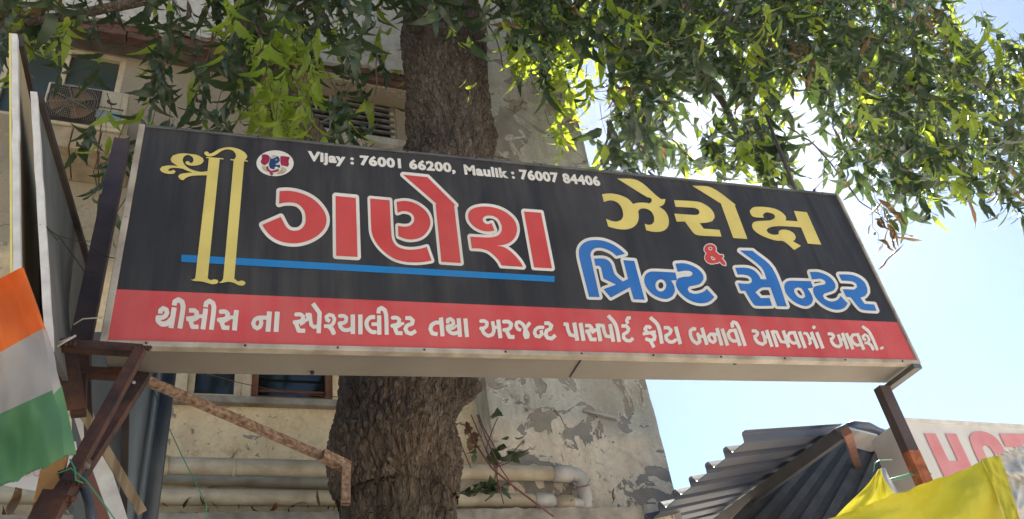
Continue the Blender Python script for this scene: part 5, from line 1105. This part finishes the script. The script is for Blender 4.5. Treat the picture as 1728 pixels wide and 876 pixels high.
for (i, j), dv in dens.items():
    num = dv * DENS * (1.45 if i > 15 else .52); num = int(num) + (random.random() < num % 1)
    for _ in range(num):
        px = i * 54 + rnd(0, 54); py = j * 54 + rnd(0, 54)
        if i > 16: Y = rnd(3.3, 6.0)
        elif i > 12 and i <= 15: Y = rnd(3.2, 3.75) if py < 90 else rnd(3.2, 3.6)
        else: Y = rnd(3.25, 4.9)
        if 125 < px < 245 and 70 < py < 235 and random.random() < .55: continue
        if 1120 < px < 1230 and 190 < py < 300 and random.random() < .7: continue
        if 1300 < px < 1420 and 190 < py < 330 and random.random() < .6: continue
        q = PY(px, py - (48 if i > 16 else 26), Y); dist = np.linalg.norm(q - np.array([0, 0, CAMZ]))
        yv = .10 if i < 16 else .05
        if (860 < px < 1020 and py > 110) or (430 < px < 570 and py > 60): yv = .75  # sunlit sprays: more of the brightened leaf colour here
        if px > 1560 or (px < 60): yv = .2
        sprig(q, random.randint(7, 10), (.225 if i > 16 else .20) , yv, .04 if px > 1350 else .01)
# extra drooping shoots: pale ones coloured as sunlit against the wall, dry curled ones near the sign's right corner
for (x, y, Y, yg, dr, n_, sz) in ((892, 120, 3.8, 1, 0, 8, .15), (920, 160, 3.8, 1, 0, 9, .15), (940, 195, 3.8, 1, 0, 9, .15), (935, 235, 3.8, 1, 0, 9, .15), (945, 262, 3.8, 1, 0, 8, .14), (480, 190, 3.6, 1, 0, 8, .17), (520, 150, 3.6, 1, 0, 8, .19), (470, 90, 3.6, 1, 0, 8, .18), (500, 210, 3.6, 1, 0, 6, .15),
                                  (1492, 370, 3.4, 0, 1, 7, .16), (1500, 398, 3.4, 0, 1, 6, .15), (1478, 405, 3.4, 0, 1, 5, .14), (1560, 345, 3.6, .5, .5, 8, .15), (1420, 300, 3.4, 0, 1, 3, .12), (1640, 310, 3.4, 0, 0, 9, .19), (1690, 340, 3.3, 0, 0, 9, .19), (1715, 370, 3.3, .5, 0, 8, .17), (1655, 350, 3.4, 0, 0, 6, .17),
                                  (1460, 205, 3.2, .6, 0, 7, .17), (1225, 70, 3.2, 1, 0, 6, .16), (1060, 55, 3.2, 1, 0, 7, .17), (1100, 80, 3.2, 1, 0, 6, .15), (1380, 120, 3.2, 1, 0, 6, .15), (790, 165, 3.5, 1, 0, 3, .1), (765, 70, 3.4, 1, 0, 4, .13), (185, 215, 3.6, .8, 0, 5, .15), (170, 290, 3.8, 0, 0, 5, .14), (215, 290, 3.9, 0, 0, 4, .13), (160, 325, 3.8, 0, 0, 4, .14), (188, 400, 3.9, 0, 0, 4, .13)):
    sprig(PY(x, y - 15, Y), n_, sz, yg, dr, .22)
# the long sprig crossing the sky at the right
for k in range(7): sprig(PY(1590 + k * 22, 118 + rnd(-2, 6), 4.6), 4, .12, 1, 0, .1)
for k in range(5): sprig(PY(1600 + k * 6, 5 + k * 14, 4.4), 6, .13, 1, 0, .15)
print('leaves', len(leaves))
camp = np.array([0, 0, CAMZ])
def pxof(q):
    d = q - camp; c = np.array([RX[0] * d[0] + RY[0] * d[1] + RU[0] * d[2], RX[1] * d[0] + RY[1] * d[1] + RU[1] * d[2], RX[2] * d[0] + RY[2] * d[1] + RU[2] * d[2]])
    return CX - c[0] / c[2] * FPX, CY + c[1] / c[2] * FPX
# leaves that would hang through the sign box or through the wall are dropped
keep = []
for L in leaves:
    q = L[1]
    if YS - .25 < q[1] < YS + DEP + .16 and Z0 - .1 < q[2] < Z1 + .25 and X0 - .1 < q[0] < X1 + .1: continue
    keep.append(L)
leaves = keep
def score(L):
    x, y = pxof(L[1])
    if not (10 < x < 1718 and 5 < y < 400): return 0
    return np.abs(L[0][0, 0]) * 0 + np.linalg.norm(L[0][:, 0]) / np.linalg.norm(L[1] - camp)
order = sorted(range(len(leaves)), key=lambda i: -score(leaves[i])); single = set(order[:296])
lmats = [M_leaf, M_leafy, M_leafd]; acc = {0: [[], []], 1: [[], []], 2: [[], []]}; base_me = {}
treeinv = np.array([C[0][0], YT, 0.0])
for i, (m3, q, ti, mid) in enumerate(leaves):
    V, F = (DT if mid == 2 else LT)[ti]
    if i in single:
        key = (ti, mid)
        if key not in base_me:
            me = bpy.data.meshes.new('leaf'); me.from_pydata([tuple(v) for v in V], [], F); me.materials.append(lmats[mid]); me.polygons.foreach_set('use_smooth', [True] * len(F)); base_me[key] = me
        o = bpy.data.objects.new('leaf', base_me[key]); col.objects.link(o); o.parent = tree
        M4 = Matrix([list(m3[r]) + [float(q[r] - treeinv[r])] for r in range(3)] + [[0, 0, 0, 1]]); o.matrix_local = M4
    else:
        vs, fs_ = acc[mid]; b = len(vs); vs.append(V @ m3.T + q - treeinv); fs_.append((F,))
for mid, nm in ((0, 'foliage'), (1, 'young_sunlit_foliage'), (2, 'dry_foliage')):
    vs, fs_ = acc[mid]
    if not vs: continue
    VV = np.vstack(vs); off = 0; FF = []
    for a, (F,) in zip(vs, fs_): FF.append(np.array(F) + off); off += len(a)
    FF = np.vstack(FF); me = bpy.data.meshes.new(nm); me.from_pydata(VV.tolist(), [], FF.tolist()); me.materials.append(lmats[mid]); me.polygons.foreach_set('use_smooth', [True] * len(FF))
    o = bpy.data.objects.new(nm, me); col.objects.link(o); o.parent = tree; o['kind'] = 'stuff'
tw = twigs.build('twigs', M_twig, tree, True); tw['kind'] = 'stuff'

# small wild plant growing at the wall behind the trunk
pl = thing('wild_plant', 'small weed with a few green leaves growing by the pipes right of the trunk', 'plant', tuple(p(860, 800, 4.6)))
stm = MB()
for pts in ([(850, 850), (835, 790), (812, 740), (795, 700)], [(835, 790), (820, 760), (826, 740), (834, 718), (840, 705)], [(835, 788), (860, 770), (882, 745)], [(835, 790), (865, 778), (892, 762)], [(840, 830), (838, 760), (815, 720), (808, 700)], [(795, 790), (780, 755), (775, 740)]):
    stm.tube([p(x, y, 4.75 + rnd(-.03, .03)) for x, y in pts], 0.004, 5)
stm.build('stems', M_rw, pl, True)
def wleaf(x, y, sz, az, m, par, Y=4.7, el=None):
    V, F = LT[random.randrange(10)]; V = V.copy(); V[:, 0] *= 2.3
    sz *= 1.35; m3 = rot3(0, 0, az) @ rot3(rnd(.3, 1.2) if el is None else el, 0, 0); q = p(x, y, Y)
    mb = MB(); mb.add([tuple(v) for v in (V * sz) @ m3.T + q], F); mb.build('leaf', m, par, True)
for (x, y, sz) in ((836, 706, .09), (842, 700, .05), (805, 755, .06), (792, 768, .07), (800, 770, .05), (822, 772, .09), (830, 760, .10), (838, 758, .09), (850, 752, .08), (856, 765, .11), (862, 772, .08), (868, 768, .09), (874, 765, .06), (884, 746, .03), (892, 757, .035), (858, 740, .04), (868, 742, .05)):
    wleaf(x, y - 4, sz, rnd(0, 6.3), M_leaf, pl)
for (x, y, sz) in ((790, 718, .08), (797, 735, .08), (800, 728, .07), (788, 712, .05), (812, 735, .07)): wleaf(x, y, sz, rnd(0, 6.3), M_leafd, pl, el=.2)
pl = thing('wild_plant', 'dark low weed tucked between the two drain pipes right of the trunk', 'plant', tuple(p(820, 830, 4.75)))
for k in range(26): wleaf(790 + k * 2.4 + rnd(-3, 3), rnd(812, 828), rnd(.05, .09), rnd(0, 6.3), M_leaf, pl, 4.95)
lit = MB()
for k in range(70):
    s_ = rnd(-1.5, s_right - .5); V, F = DT[random.randrange(4)] if k % 3 else LT[k % 10]; m3 = rot3(rnd(1.1, 1.9), rnd(-.4, .4), rnd(0, 6.3)) * rnd(.05, .11)
    lit.add([tuple(v) for v in V @ m3.T + FP(s_, rnd(.2, .42), zl + rnd(.03, .06))], F)
ll = lit.build('leaf_litter', M_leafd, None, True); tag(ll, 'scattered dry brown leaves lying on the rough concrete ledge', 'leaf litter', kind='stuff')
t = thing('creeper_stem', 'long bare reddish creeper stem slanting down over the drain pipes', 'vine', tuple(p(930, 868, 4.6)))
mb = MB(); mb.tube([p(x, y, 4.6) for x, y in ((787, 712), (800, 745), (830, 790), (868, 822), (905, 850), (935, 872))], 0.006, 6); mb.tube([p(x, y, 4.6) for x, y in ((805, 700), (820, 740), (845, 790), (872, 830))], 0.004, 6); mb.build('stem', M_rw, t, True)
t = thing('creeper_stem', 'thin red wire wound round the pipe elbow', 'vine', tuple(fpt(960, 830, .45)))
mb = MB(); mb.tube([fpt(x, y, .44) for x, y in ((945, 835), (965, 825), (990, 820), (996, 808))], 0.003, 6); mb.tube([fpt(x, y, .44) for x, y in ((955, 815), (975, 822), (996, 818))], 0.003, 6); mb.build('stem', M_rw, t, True)

# ------------------------------------------------------------------ thin haze volume added for glare towards the sun
zt_ = max(max((o.matrix_world @ Vector(c))[2] for c in o.bound_box) for o in col.objects if o.type == 'MESH') + 6
mb = MB(); mb.box((-410, -410, -1.0), (410, 410, max(zt_, 16.0)))
hz = mb.build('haze', mat('haze_air', (1, 1, 1)), None); hz['kind'] = 'stuff'
ht = hz.data.materials[0].node_tree; ho = ht.nodes['Material Output']
for l in list(ho.inputs['Surface'].links): ht.links.remove(l)
pv = ht.nodes.new('ShaderNodeVolumePrincipled'); pv.inputs['Color'].default_value = (0.85, 0.93, 1, 1); pv.inputs['Density'].default_value = 0.0003; pv.inputs['Anisotropy'].default_value = 0.82
ht.links.new(pv.outputs[0], ho.inputs['Volume'])
print('script', round(time.time() - T0, 1))
